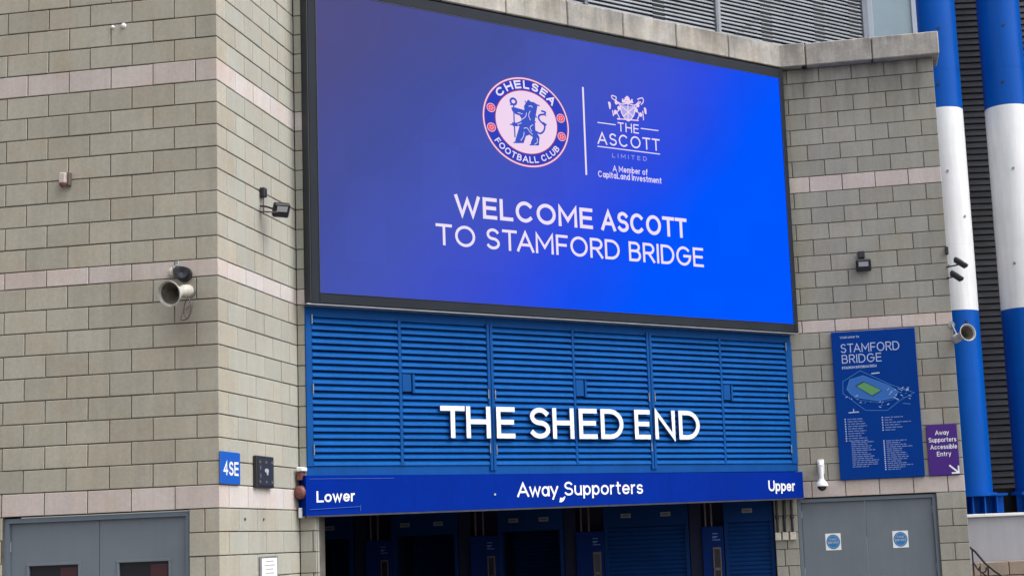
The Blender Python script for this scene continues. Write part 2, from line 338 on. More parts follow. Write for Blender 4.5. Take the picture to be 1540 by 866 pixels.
# ------------------------------------------------------------------ a stroke alphabet (cap height 1, geometric sans)
def A_(cx, cy, rx, ry, a0, a1):
    n = max(3, int(abs(a1 - a0) / 15))
    return [(cx + rx * math.cos(math.radians(a0 + (a1 - a0) * i / n)), cy + ry * math.sin(math.radians(a0 + (a1 - a0) * i / n))) for i in range(n + 1)]
O_ = lambda cx, cy, rx, ry: A_(cx, cy, rx, ry, 90, 450)
X = .68
G = {
 'A': (.80, [[(0, 0), (.5, 1), (1, 0)], [(.2, .32), (.8, .32)]]),
 'B': (.62, [[(0, 0), (0, 1), (.55, 1)] + A_(.55, .77, .37, .23, 90, -90) + [(0, .54)], [(.58, .54)] + A_(.6, .27, .40, .27, 90, -90) + [(0, 0)]]),
 'C': (.80, [A_(.5, .5, .5, .5, 45, 315)]),
 'D': (.74, [[(0, 0), (0, 1), (.4, 1)] + A_(.4, .5, .6, .5, 90, -90) + [(0, 0)]]),
 'E': (.56, [[(1, 1), (0, 1), (0, 0), (1, 0)], [(0, .52), (.92, .52)]]),
 'F': (.54, [[(1, 1), (0, 1), (0, 0)], [(0, .5), (.88, .5)]]),
 'G': (.84, [A_(.5, .5, .5, .5, 45, 360) + [(.55, .5)]]),
 'H': (.70, [[(0, 0), (0, 1)], [(1, 0), (1, 1)], [(0, .52), (1, .52)]]),
 'I': (.0, [[(.5, 0), (.5, 1)]]),
 'K': (.62, [[(0, 0), (0, 1)], [(.95, 1), (.05, .45)], [(.3, .62), (1, 0)]]),
 'L': (.52, [[(0, 1), (0, 0), (1, 0)]]),
 'M': (.86, [[(0, 0), (0, 1), (.5, .28), (1, 1), (1, 0)]]),
 'N': (.72, [[(0, 0), (0, 1), (1, 0), (1, 1)]]),
 'O': (.86, [O_(.5, .5, .5, .5)]),
 'P': (.58, [[(0, 0), (0, 1), (.55, 1)] + A_(.55, .73, .45, .27, 90, -90) + [(0, .46)]]),
 'R': (.62, [[(0, 0), (0, 1), (.55, 1)] + A_(.55, .74, .42, .26, 90, -90) + [(0, .48)], [(.5, .46), (1, 0)]]),
 'S': (.58, [A_(.5, .755, .46, .245, 30, 270) + A_(.5, .255, .5, .255, 90, -150)[1:]]),
 'T': (.66, [[(0, 1), (1, 1)], [(.5, 1), (.5, 0)]]),
 'U': (.68, [[(0, 1), (0, .35)] + A_(.5, .35, .5, .35, 180, 360) + [(1, 1)]]),
 'W': (1.10, [[(0, 1), (.26, 0), (.5, .85), (.74, 0), (1, 1)]]),
 'Y': (.7, [[(0, 1), (.5, .45), (1, 1)], [(.5, .45), (.5, 0)]]),
 '4': (.62, [[(.72, 0), (.72, 1), (0, .28), (1, .28)]]),
 'a': (.50, [O_(.47, X / 2, .47, X / 2), [(1, X), (1, 0)]]),
 'b': (.50, [O_(.53, X / 2, .47, X / 2), [(0, 1.02), (0, 0)]]),
 'c': (.46, [A_(.5, X / 2, .5, X / 2, 45, 315)]),
 'd': (.50, [O_(.47, X / 2, .47, X / 2), [(1, 1.02), (1, 0)]]),
 'e': (.52, [[(.02, X * .5), (1, X * .5)] + A_(.5, X / 2, .5, X / 2, 0, 315)]),
 'f': (.28, [A_(.95, .78, .6, .24, 100, 180) + [(.35, 0)], [(0, X), (1, X)]]),
 'i': (.0, [[(.5, 0), (.5, X)], [(.5, .93), (.5, .96)]]),
 'l': (.0, [[(.5, 0), (.5, 1.02)]]),
 'm': (.82, [[(0, 0), (0, X)], [(0, .42)] + A_(.25, .43, .25, .25, 180, 0) + [(.5, 0)], [(.5, .42)] + A_(.75, .43, .25, .25, 180, 0) + [(1, 0)]]),
 'n': (.48, [[(0, 0), (0, X)], [(0, .38)] + A_(.5, .38, .5, .30, 180, 0) + [(1, 0)]]),
 'o': (.54, [O_(.5, X / 2, .5, X / 2)]),
 'p': (.50, [O_(.53, X / 2, .47, X / 2), [(0, X), (0, -.28)]]),
 'r': (.26, [[(0, 0), (0, X)], [(0, .38)] + A_(.9, .36, .9, .32, 180, 90)]),
 's': (.42, [A_(.5, X * .755, .46, X * .245, 30, 270) + A_(.5, X * .255, .5, X * .255, 90, -150)[1:]]),
 't': (.30, [[(.42, .92), (.42, .14)] + A_(.8, .16, .38, .16, 180, 270), [(0, X), (1, X)]]),
 'u': (.48, [[(0, X), (0, .3)] + A_(.5, .30, .5, .30, 180, 360), [(1, X), (1, 0)]]),
 'v': (.5, [[(0, X), (.5, 0), (1, X)]]),
 'w': (.78, [[(0, X), (.25, 0), (.5, X * .95), (.75, 0), (1, X)]]),
 'y': (.52, [[(0, X), (.5, .02)], [(1, X), (.28, -.28)]]),
}
KERN = {'TA': -.15, 'Aw': -.08, 'AM': -.04, 'TT': -.06, 'ay': -.04, 'RD': -.02, 'wa': -.04}
def layout(txt, wt, track=.17, space=.36):
    x = 0; out = []; pv = ''
    for ch in txt:
        x += KERN.get(pv + ch, 0); pv = ch
        if ch == ' ': x += space; continue
        gw = G[ch][0] + wt; out.append((ch, x, gw)); x += gw + track
    return out, x - track
def text(bm, txt, s0, s1, z0, z1, cap, wt=.15, y=0, d=0, track=.17, space=.36, mi=0, side=None, step=.0004):
    """writes txt from s0 to s1 on a baseline running z0 -> z1, capital height cap"""
    lay, W = layout(txt, wt, track, space); kx = (s1 - s0) / W; i = 0
    for ch, x, gw in lay:
        for st in G[ch][1]:
            pts = []
            for px, py in st:
                gx = (x + wt / 2 + px * (gw - wt)) * kx
                gy = (wt / 2 + py * (1 - wt)) * cap
                pts.append((s0 + gx, z0 + (z1 - z0) * gx / (s1 - s0) + gy))
            cl = (abs(pts[0][0] - pts[-1][0]) + abs(pts[0][1] - pts[-1][1])) < 1e-4
            ribbon(bm, pts, wt * cap, y - step * (i % 5), d, closed=cl, ext=wt * cap / 2 * (0 if cl else 1), mi=mi, side=side); i += 1
def arctext(bm, txt, cx, cz, rx, rz, a0, a1, cap, wt, y, outward=True, mi=0, track=.2, space=.4):
    lay, W = layout(txt, wt, track, space); i = 0
    for ch, x, gw in lay:
        for st in G[ch][1]:
            pts = []
            for px, py in st:
                u = (x + wt / 2 + px * (gw - wt)) / W
                a = math.radians(a0 + (a1 - a0) * u); h = (wt / 2 + py * (1 - wt)) * cap * (1 if outward else -1)
                pts.append((cx + (rx + h) * math.cos(a), cz + (rz + h) * math.sin(a)))
            cl = (abs(pts[0][0] - pts[-1][0]) + abs(pts[0][1] - pts[-1][1])) < 1e-4
            ribbon(bm, pts, wt * cap, y - .0004 * (i % 5), closed=cl, ext=0 if cl else wt * cap / 2, mi=mi); i += 1

# ------------------------------------------------------------------ block masonry
Z3 = 2.0864; CH = .225; S2 = .774 * CH; BW = .45; J = .010
def zrow(n): return Z3 + (CH * n if n <= 10 else CH * (n - 1) + S2)   # foot of course n; course 10 is the shallow pink one
PINK = (0, 10, 19)
BM_CACHE = {}
def block_mesh(L, h, m):
    k = (round(L, 3), round(h, 3), m)
    if k not in BM_CACHE:
        bm = NB(); c = .005; t = .1
        a = [bm.verts.new(p) for p in ((c, 0, c), (L - c, 0, c), (L - c, 0, h - c), (c, 0, h - c))]
        b = [bm.verts.new(p) for p in ((0, c, 0), (L, c, 0), (L, c, h), (0, c, h))]
        d = [bm.verts.new(p) for p in ((0, t, 0), (L, t, 0), (L, t, h), (0, t, h))]
        bm.faces.new(a); bm.faces.new(d[::-1])
        for i in range(4):
            j = (i + 1) % 4
            bm.faces.new((a[i], b[i], b[j], a[j])); bm.faces.new((b[i], d[i], d[j], b[j]))
        bmesh.ops.recalc_face_normals(bm, faces=bm.faces)
        me = bpy.data.meshes.new('block'); bm.to_mesh(me); bm.free(); me.materials.append(MT[m]); BM_CACHE[k] = me
    return BM_CACHE[k]
def quoin_mesh(LA, LB, h, m, rel):
    k = ('q', round(LA, 3), round(LB, 3), round(h, 3), m, round(rel, 3))
    if k not in BM_CACHE:
        bm = NB(); bx, by = math.cos(rel) * LB, math.sin(rel) * LB
        pts = [(0, 0), (bx, by), (bx - LA, by), (-LA, 0)]
        v0 = [bm.verts.new((p[0], p[1], 0)) for p in pts]; v1 = [bm.verts.new((p[0], p[1], h)) for p in pts]
        bm.faces.new(v0); bm.faces.new(v1[::-1])
        for i in range(4): bm.faces.new((v0[i], v0[(i + 1) % 4], v1[(i + 1) % 4], v1[i]))
        bmesh.ops.recalc_face_normals(bm, faces=bm.faces)
        bmesh.ops.bevel(bm, geom=bm.edges[:], offset=.004, segments=1, affect='EDGES')
        me = bpy.data.meshes.new('corner_block'); bm.to_mesh(me); bm.free(); me.materials.append(MT[m]); BM_CACHE[k] = me
    return BM_CACHE[k]
def put_block(parent, me, x, z, name='block'):
    o = bpy.data.objects.new(name, me); COL.objects.link(o); o.parent = parent
    o.location = (x, random.uniform(-.0015, .0025), z + random.uniform(-.0008, .0008)); o.rotation_euler = (random.uniform(-.004, .004), random.uniform(-.0015, .0015), random.uniform(-.003, .003))
    return o
def merge_boxes(parent, lst, name='far_blocks'):
    """blocks beyond the picture's edge, joined as one part"""
    for m in sorted({l[4] for l in lst}):
        bm = NB()
        for x0, x1, z0, z1, mm in lst:
            if mm == m: box(bm, x0, x1, 0.0, .1, z0, z1)
        o = link(name, bm, m, parent); o['kind'] = 'stuff'
def fill_row(s0, s1, start, L=BW):
    """split s0..s1 at joints start + k*L -> pieces (a, b)"""
    js = [s0]; k = math.ceil((s0 - start) / L + 1e-4)
    while start + k * L < s1 - 1e-3:
        q = start + k * L
        if q - js[-1] > .03: js.append(q)
        k += 1
    js.append(s1)
    return [(a, b) for a, b in zip(js, js[1:]) if b - a > .03]
def course_mat(n, base): return 'pink' if n in PINK else base

# --- front wall on the left (plane A), corner at s=0
wallA = Thing('block_wall', 'buff block wall at the far left with grey double doors and loudspeaker', 'wall', 'A', 0, 0, 0)
DA = (-2.235, -.315)
far = []
relAB = TB - TA
for n in range(-9, 37):
    z = zrow(n); h = (S2 if n == 10 else CH) - J; near = -4 <= n <= 24
    z0 = z + J / 2; m = course_mat(n, 'block')
    even = n % 2 == 0
    if n < -8: z0 = .02; h = zrow(-8) - J / 2 - .02
    LA = BW if even else BW / 2; LB = BW / 2 if even else BW
    opening = n < 0
    if opening: LA = .31 if even else .15
    put_block(wallA.e, quoin_mesh(LA - J / 2, LB - J / 2, h, m, relAB), 0, z0, 'corner_block')
    segs = []
    if opening:
        if not even: segs.append((DA[1] + .005, -.15))
        segs += fill_row(-5.4, DA[0], 0 if even else BW / 2)
    else:
        segs = fill_row(-5.4, -LA, 0 if even else BW / 2)
    for a, b in segs:
        mm = m
        if n == 0 and b < -2.2: mm = 'block'
        if near and b > -3.2: put_block(wallA.e, block_mesh(b - a - J, h, mm), a + J / 2, z0)
        else: far.append((a + J / 2, b - J / 2, z0, z0 + h, mm))
merge_boxes(wallA.e, far)
ZT = zrow(37)
bm = NB()
box(bm, -5.4, DA[0], .013, .35, 0, ZT); box(bm, DA[0], DA[1], .013, .35, Z3 + .004, ZT); box(bm, DA[1], -.012, .013, .35, 0, ZT)
wallA.part('mortar', bm, 'mortar')
bm = NB(); box(bm, -5.45, .03, -.05, .6, ZT, ZT + .3, bev=.01); wallA.part('coping_stone', bm, 'coping')

# --- side wall facing right (plane B) and its short return (plane S)
wallB = Thing('block_wall', 'pale block wall turning the corner just left of the video screen', 'wall', 'B', 0, 0, 0)
LBW = 2.025; far = []
for n in range(-9, 37):
    z = zrow(n); h = (S2 if n == 10 else CH) - J; near = -4 <= n <= 29
    z0 = z + J / 2; m = course_mat(n, 'block_b').replace('pink', 'pink_b')
    if n < -8: z0 = .02; h = zrow(-8) - J / 2 - .02
    even = n % 2 == 0
    st = BW / 2 if even else BW
    for a, b in fill_row(st, LBW, BW / 2 if even else 0):
        if near: put_block(wallB.e, block_mesh(b - a - (J if b < LBW - .01 else J / 2), h, m), a + J / 2, z0)
        else: far.append((a + J / 2, b - J / 2, z0, z0 + h, m))
merge_boxes(wallB.e, far)
bm = NB(); box(bm, .02, LBW, .013, .3, 0, ZT); wallB.part('mortar', bm, 'mortar')
bm = NB(); box(bm, .05, LBW, -.05, .3, ZT, ZT + .3, bev=.01); wallB.part('coping_stone', bm, 'coping')

wallS = Thing('block_pier', 'narrow pale block pier squeezed between side wall and blue louvres', 'pier', 'S', 0, 0, 0)
far = []
for n in range(-9, 37):
    z = zrow(n); h = (S2 if n == 10 else CH) - J; near = -4 <= n <= 29
    z0 = z + J / 2; m = course_mat(n, 'block_b').replace('pink', 'pink_b')
    if n < -8: z0 = .02; h = zrow(-8) - J / 2 - .02
    end = .19 if z < 2.0 else .095
    for a, b in fill_row(0, end, .145 if n % 2 == 0 else .26, 9):
        if b - a < .03: continue
        if near: put_block(wallS.e, block_mesh(b - a - J, h, m), a + J / 2, z0)
        else: far.append((a + J / 2, b - J / 2, z0, z0 + h, m))
merge_boxes(wallS.e, far)
bm = NB(); box(bm, 0, .18, .013, .3, 0, 2.0); box(bm, 0, .085, .013, .3, 2.0, ZT); wallS.part('mortar', bm, 'mortar')

# --- right hand wall (plane D), corner at s=0, runs to negative s
wallD = Thing('block_wall', 'grey block wall right of the screen carrying the stadium map sign', 'wall', 'D', 0, 0, 0)
DD = (-2.235, -.395); DL = -2.56; ZD = 8.09; far = []
for n in range(-9, 27):
    z = zrow(n); h = (S2 if n == 10 else CH) - J; near = -6 <= n
    z0 = z + J / 2; m = course_mat(n, 'block_d')
    if n < -8: z0 = .02; h = zrow(-8) - J / 2 - .02
    h = min(h, ZD - z0)
    if h < .02: continue
    even = n % 2 == 0
    if n < 0:
        segs = [(DD[1] + .005, 0)] if not even else [(DD[1] + .005, -.195), (-.195, 0)]
        segs += [(DL, -2.40), (-2.40, DD[0] - .005)] if not even else [(DL, -2.44), (-2.44, DD[0] - .005)]
    else:
        segs = fill_row(DL, 0, -BW / 2 if even else 0)
    for a, b in segs:
        mm = m
        o = put_block(wallD.e, block_mesh(b - a - J, h, mm), a + J / 2, z0) if near else far.append((a + J / 2, b - J / 2, z0, z0 + h, mm))
merge_boxes(wallD.e, far)
bm = NB()
box(bm, DD[1], -.006, .013, 2.2, 0, ZD); box(bm, DD[0], DD[1], .013, 2.2, Z3 + .004, ZD); box(bm, DL, DD[0], .013, 2.2, 0, ZD)
wallD.part('mortar', bm, 'mortar')
bm = NB(); box(bm, -1.8, .05, -.125, .42, ZD + .01, 8.39); wallD.part('joint_mortar', bm, 'mortar')
for a, b in ((-1.735, -.832), (-.82, .085)):
    bm = NB(); box(bm, a, b, -.15, .45, ZD + .004, 8.415, bev=.012); wallD.part('coping_stone', bm, 'coping')
bm = NB(); box(bm, DL, 0, .46, 2.2, ZD + .004, ZD + .03); wallD.part('roof', bm, 'roof')

# ------------------------------------------------------------------ grey double doors, as parts of their walls
def double_door(T, s0, s1, seam, ztop, win, stickers, rec=.085):
    bm = NB()
    f = .045
    box(bm, s0, s0 + f, rec - .04, .34, 0, ztop); box(bm, s1 - f, s1, rec - .04, .34, 0, ztop); box(bm, s0 + f, s1 - f, rec - .04, .34, ztop - f, ztop)
    fr = T.part('door_frame', bm, 'doorframe')
    for i, (a, b) in enumerate(((s0 + f + .004, seam - .003), (seam + .003, s1 - f - .004))):
        bm = NB(); 
        if win:
            x0, x1, zt, zb = win[i]
            box(bm, a, x0, rec, rec + .05, .01, ztop - f - .004); box(bm, x1, b, rec, rec + .05, .01, ztop - f - .004)
            box(bm, x0, x1, rec, rec + .05, zt, ztop - f - .004); box(bm, x0, x1, rec, rec + .05, .01, zb)
        else: box(bm, a, b, rec, rec + .05, .01, ztop - f - .004, bev=.003)
        leaf = T.part('door_leaf', bm, 'greydoor')
        if win:
            bm = NB(); t = .022
            for q in ((x0 - t, x1 + t, zt - .004, zt + t), (x0 - t, x1 + t, zb - t, zb + .004)): box(bm, q[0], q[1], rec - .012, rec + .02, q[2], q[3], bev=.003)
            for q in ((x0 - t, x0 + .004), (x1 - .004, x1 + t)): box(bm, q[0], q[1], rec - .010, rec + .02, zb, zt, bev=.003)
            T.part('window_bead', bm, 'greydoor', leaf)
            bm = NB(); box(bm, x0, x1, rec + .02, rec + .03, zb, zt); T.part('window_pane', bm, 'glass', leaf)
            bm = NB(); box(bm, x0 + (x1 - x0) * .62, x1 - .02, rec + .012, rec + .018, zb + .02, zt - .03); T.part('window_notice', bm, 'darkred', leaf)
            for hz in (1.75, .3):
                bm = NB(); xx = a if i == 0 else b
                cyl(bm, (xx, rec - .012, hz), (xx, rec - .012, hz + .1), .009, n=8); T.part('hinge', bm, 'steel', leaf, smooth=True)
        else:
            for hz in (1.82, 1.05, .3):
                bm = NB(); xx = a if i == 0 else b
                cyl(bm, (xx, rec - .012, hz), (xx, rec - .012, hz + .1), .009, n=8); T.part('hinge', bm, 'steel', leaf, smooth=True)
        bm = NB(); xx = seam - .09 if i == 0 else seam + .09
        cyl(bm, (xx, rec, 1.0), (xx, rec - .05, 1.0), .012, n=10); box(bm, min(xx, xx + (-.11 if i == 0 else .11)), max(xx, xx + (-.11 if i == 0 else .11)), rec - .06, rec - .045, .99, 1.01, bev=.003)
        T.part('door_handle', bm, 'steel', leaf)
        if stickers:
            cx, cz = stickers[i]
            bm = NB(); box(bm, cx - .103, cx + .103, rec - .003, rec - .0005, cz - .112, cz + .112)
            plate(bm, ell(cx, cz, .092, .098, 32), rec - .0045, mi=1)
            ribbon(bm, ell(cx, cz, .075, .08, 32), .004, rec - .005, closed=True, mi=2)
            text(bm, 'FIRE', cx - .045, cx + .045, cz + .018, cz + .018, .028, .2, rec - .0055, mi=2)
            text(bm, 'KEEP SHUT', cx - .068, cx + .068, cz - .024, cz - .024, .028, .2, rec - .0055, mi=2)
            o = T.part('door_notice', bm, ['white', 'stickerblue', 'lblue'], leaf)
    return fr
double_door(wallA, DA[0], DA[1], -1.262, 2.072, ((-1.998, -1.478, 1.612, 1.0), (-1.062, -.548, 1.612, 1.0)), None)
double_door(wallD, DD[0], DD[1], -1.333, 2.072, None, ((-1.785, 1.487), (-.892, 1.487)))

# ------------------------------------------------------------------ diagonal front (plane C): wall behind, coping, louvres, video screen, sign
wallC = Thing('parapet_wall', 'parapet with pale weathered coping stones running above the screen', 'wall', 'C', 0, 0, 2.2)
bm = NB(); box(bm, -.05, 7.30, .10, .30, 2.2, 8.09); wallC.part('backing_wall', bm, 'darkblue')
bm = NB(); box(bm, -.1, 7.1, -.135, .40, 8.11, 8.405); wallC.part('joint_mortar', bm, 'mortar')
js = [-.1, .85, 1.763, 2.684, 3.608, 4.491, 5.376, 6.298]
for a, b in zip(js, js[1:]):
    bm = NB(); box(bm, a + .005, b - .005, -.16, .42, 8.10 + random.uniform(-.003, .003), 8.43 + random.uniform(-.004, .004), bev=.012)
    wallC.part('coping_stone', bm, 'coping')
bm = NB()
def toC(p):
    q = Matrix.Rotation(-TC, 4, 'Z') @ Vector((p.x - cC.x, p.y - cC.y, 0)); return (q.x, q.y)
d1 = toC(world('D', -1.75, -.15, 0)); d2 = toC(world('D', -1.75, .45, 0)); d3 = toC(world('D', -3.0, -.15, 0))
tt = (-.16 - d1[1]) / (d3[1] - d1[1]); cx_ = d1[0] + (d3[0] - d1[0]) * tt     # where the two front faces meet
v = [(6.303, -.16), (cx_, -.16), d1, d2, (cx_ + .15, .42), (6.303, .42)]
lo = [bm.verts.new((p[0], p[1], 8.10)) for p in v]; hi = [bm.verts.new((p[0], p[1], 8.425)) for p in v]
bm.faces.new(lo[::-1]); bm.faces.new(hi)
for i in range(6): bm.faces.new((lo[i], lo[(i + 1) % 6], hi[(i + 1) % 6], hi[i]))
bmesh.ops.recalc_face_normals(bm, faces=bm.faces); bmesh.ops.bevel(bm, geom=bm.edges[:], offset=.01, segments=1, affect='EDGES')
wallC.part('coping_stone', bm, 'coping')

# blue louvred doors
louv = Thing('louvred_screen', 'long bright blue louvred metal panels between video screen and entrance sign', 'louvre panels', 'C', 0, 0, 2.455)
LZ0, LZ1 = 2.455, 4.33
mull = [(.0, .075), (1.150, 1.188), (2.335, 2.420), (3.573, 3.606), (4.735, 4.820), (5.953, 5.988), (7.150, 7.26)]
bm = NB()
box(bm, .0, 7.26, .0, .06, LZ1 - .12, LZ1); box(bm, .0, 7.26, .0, .06, LZ0, LZ0 + .10)
louv.part('head_and_sill_rail', bm, 'bluef')
for i, (a, b) in enumerate(mull):
    bm = NB(); z0, z1 = LZ0 + .10, LZ1 - .12
    if i in (2, 4):
        m_ = (a + b) / 2; box(bm, a, m_ - .004, -.022, .05, z0 - .06, z1 + .03, bev=.003); box(bm, m_ + .004, b, -.022, .05, z0 - .06, z1 + .03, bev=.003)
    else: box(bm, a, b, -.016, .05, z0, z1 + .02, bev=.003)
    louv.part('mullion', bm, 'bluef')
SL = {}
for i in range(6):
    x0, x1 = mull[i][1] + .004, mull[i + 1][0] - .004
    n = 22; p = (LZ1 - .12 - LZ0 - .10) / n
    for k in range(n):
        z = LZ0 + .10 + p * k
        hx0 = x0
        if i in (1, 3, 5) and 3.395 < z + p / 2 < 3.60: hx0 = x0 + .16
        key = round(x1 - hx0, 4)
        if key not in SL:
            bm = NB(); L = x1 - hx0
            prof = [(-.012, .004), (-.015, .010), (-.010, .038), (.040, .075), (.043, .071), (-.003, .034), (-.006, .004)]
            f0 = [bm.verts.new((0, q[0], q[1])) for q in prof]; f1 = [bm.verts.new((L, q[0], q[1])) for q in prof]
            bm.faces.new(f0); bm.faces.new(f1[::-1])
            for a in range(len(prof)): bm.faces.new((f0[a], f0[(a + 1) % len(prof)], f1[(a + 1) % len(prof)], f1[a]))
            bmesh.ops.recalc_face_normals(bm, faces=bm.faces)
            me = bpy.data.meshes.new('slat'); bm.to_mesh(me); bm.free(); me.materials.append(MT['bluel']); SL[key] = me
        o = bpy.data.objects.new('slat', SL[key]); COL.objects.link(o); o.parent = louv.e
        o.location = (hx0, random.uniform(-.001, .001), z - LZ0 + random.uniform(-.001, .001))
for s in (1.19, 3.608, 5.990):
    bm = NB(); box(bm, s, s + .115, -.020, -.003, 3.40, 3.60, bev=.003); box(bm, s + .13, s + .16, -.024, .02, 3.385, 3.60, bev=.003)
    louv.part('lock_plate', bm, 'bluef')
for s, z in ((.075, 4.12), (.078, 3.35), (.078, 2.68), (2.335, 3.34), (2.430, 3.34), (2.335, 2.70), (2.425, 2.68), (4.735, 3.36), (4.83, 3.36), (4.74, 2.72), (7.15, 4.1), (7.145, 3.4), (7.14, 2.7)):
    bm = NB(); cyl(bm, (s, -.026, z), (s, -.026, z + .11), .007, n=8); louv.part('hinge', bm, 'steel', smooth=True)
bm = NB(); box(bm, 0, 7.26, .075, .095, LZ0, LZ1); louv.part('back_panel', bm, 'darkblue')

# raised white letters
let = Thing('raised_lettering', 'large white raised letters THE SHED END fixed to blue louvres', 'lettering', 'C', 1.64, -.10, 2.87)
caps = [('T', 1.645, 1.972), ('H', 1.990, 2.322), ('E', 2.405, 2.664), ('S', 2.872, 3.165), ('H', 3.205, 3.520), ('E', 3.595, 3.870), ('D', 3.925, 4.275), ('E', 4.452, 4.700), ('N', 4.775, 5.105), ('D', 5.165, 5.512)]
for ch, a, b in caps:
    a += .012; b += .012
    bm = NB(); cap = .372; wt = .155; i = 0
    for st in G[ch][1]:
        pts = [(a + cap * wt / 2 + px * (b - a - cap * wt), 2.872 + cap * (wt / 2 + py * (1 - wt))) for px, py in st]
        cl = abs(pts[0][0] - pts[-1][0]) + abs(pts[0][1] - pts[-1][1]) < 1e-4
        ribbon(bm, pts, wt * cap, -.052 - .0006 * i, .030, closed=cl, ext=0 if cl else wt * cap / 2 * (1 if ch != 'N' else .9), side=1); i += 1
    o = let.part('letter', bm, ['letterw', 'letterside'])

# entrance sign (a box fascia)
sg = Thing('entrance_sign', 'long deep blue sign box lettered Away Supporters over the turnstiles', 'sign', 'C', -.07, -.12, 2.0)
def slab(bm, x0, x1, y0, y1, b0, b1, t0, t1):   # foot and head heights given at both ends
    v = [bm.verts.new(p) for p in ((x0, y0, b0), (x1, y0, b1), (x1, y1, b1), (x0, y1, b0), (x0, y0, t0), (x1, y0, t1), (x1, y1, t1), (x0, y1, t0))]
    for f in ((0, 3, 2, 1), (4, 5, 6, 7), (0, 1, 5, 4), (1, 2, 6, 5), (2, 3, 7, 6), (3, 0, 4, 7)): bm.faces.new([v[i] for i in f])
bm = NB(); slab(bm, -.07, 7.225, -.12, .09, 2.022, 2.092, 2.452, 2.440); sg.part('sign_box', bm, 'sign')
bm = NB(); slab(bm, -.065, 7.22, -.124, -.07, 2.002, 2.072, 2.020, 2.090); sg.part('drip_edge', bm, 'signedge')
for a, b in ((1.25, 1.255), (4.93, 4.935)):
    bm = NB(); box(bm, a, b, -.1215, -.119, 2.085, 2.43); sg.part('panel_joint', bm, 'sign')
YG = -.1225
bm = NB(); text(bm, 'Away', 2.625, 3.215, 2.176, 2.178, .168, .14, YG, track=.09); sg.part('lettering', bm, 'letterw')
bm = NB(); text(bm, 'Supporters', 3.300, 4.495, 2.183, 2.187, .165, .14, YG, track=.09); sg.part('lettering', bm, 'letterw')
bm = NB(); text(bm, 'Lower', .052, .512, 2.161, 2.166, .122, .165, YG, track=.09); sg.part('lettering', bm, 'letterw')
bm = NB(); text(bm, 'Upper', 6.595, 7.073, 2.188, 2.182, .142, .165, YG, track=.09); sg.part('lettering', bm, 'letterw')
bm = NB(); slab(bm, -.03, .576, -.129, -.1215, 2.082, 2.105, 2.088, 2.111); box(bm, .570, .576, -.129, -.1215, 2.06, 2.125); sg.part('trim_strip', bm, 'trimblue')
bm = NB(); box(bm, -.03, 1.0, -.1225, -.1205, 2.412, 2.417); sg.part('trim_strip', bm, 'trimblue')
bm = NB(); cyl(bm, (2.316, -.13, 2.212), (2.316, -.12, 2.212), .013, n=10); sg.part('bolt_head', bm, 'lblue')
bm = NB(); plate(bm, [(a + .085, b + .005) for a, b in ((3.135, 2.10), (3.150, 2.155), (3.185, 2.150), (3.225, 2.172), (3.215, 2.14), (3.195, 2.115), (3.165, 2.10))], -.127, .003)
single('torn_sticker', bm, 'letterw', 'scrap of torn white sticker below the gap between Away and Supporters', 'sticker', 'C', 3.21, -.12, 2.1)

# video screen
scr = Thing('video_screen', 'giant LED video screen showing a blue welcome message with two crests', 'screen', 'C', -.05, -.15, 4.33)
X0, X1, Zb, Zt = .108, 7.205, 4.447, 7.945
bm = NB()
box(bm, .012, X0, -.165, .06, 4.335, 8.07, bev=.004); box(bm, X1, 7.278, -.165, .06, 4.335, 8.07, bev=.006)
box(bm, X0, X1, -.165, .06, 4.335, Zb, bev=.006); box(bm, X0, X1, -.165, .06, Zt, 8.07, bev=.006)
scr.part('frame', bm, 'frame')
bm = NB(); t = .009
box(bm, X0 + .001, X0 + t, -.169, -.155, Zb, Zt); box(bm, X1 - t, X1 - .001, -.169, -.155, Zb, Zt); box(bm, X0 + t, X1 - t, -.169, -.155, Zb + .001, Zb + t * .6); box(bm, X0 + t, X1 - t, -.169, -.155, Zt - t, Zt - .001)
scr.part('inner_bezel', bm, 'framed')
bm = NB(); box(bm, .002, .0115, -.158, .04, 4.34, 8.065); scr.part('side_channel', bm, 'framed')
bm = NB(); box(bm, -.04, 7.28, -.15, .0, 4.318, 4.333); scr.part('drip_strip', bm, 'steel')
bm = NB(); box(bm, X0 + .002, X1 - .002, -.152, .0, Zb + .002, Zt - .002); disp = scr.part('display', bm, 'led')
YS = -.1535
for tx, a, b, z0, z1, cap in (('WELCOME', 1.868, 3.872, 5.478, 5.490, .262), ('ASCOTT', 4.003, 5.390, 5.491, 5.500, .262), ('TO', 1.602, 2.140, 5.112, 5.115, .255), ('STAMFORD', 2.292, 4.275, 5.116, 5.126, .255), ('BRIDGE', 4.420, 5.650, 5.127, 5.133, .255)):
    bm = NB(); text(bm, tx, a, b, z0, z1, cap, .172 if z0 > 5.4 else .135, YS, track=.13); scr.part('message_word', bm, 'e_white', disp)
bm = NB(); ribbon(bm, [(3.803, 6.181), (3.806, 7.323)], .026, YS); scr.part('divider_line', bm, 'e_white', disp)
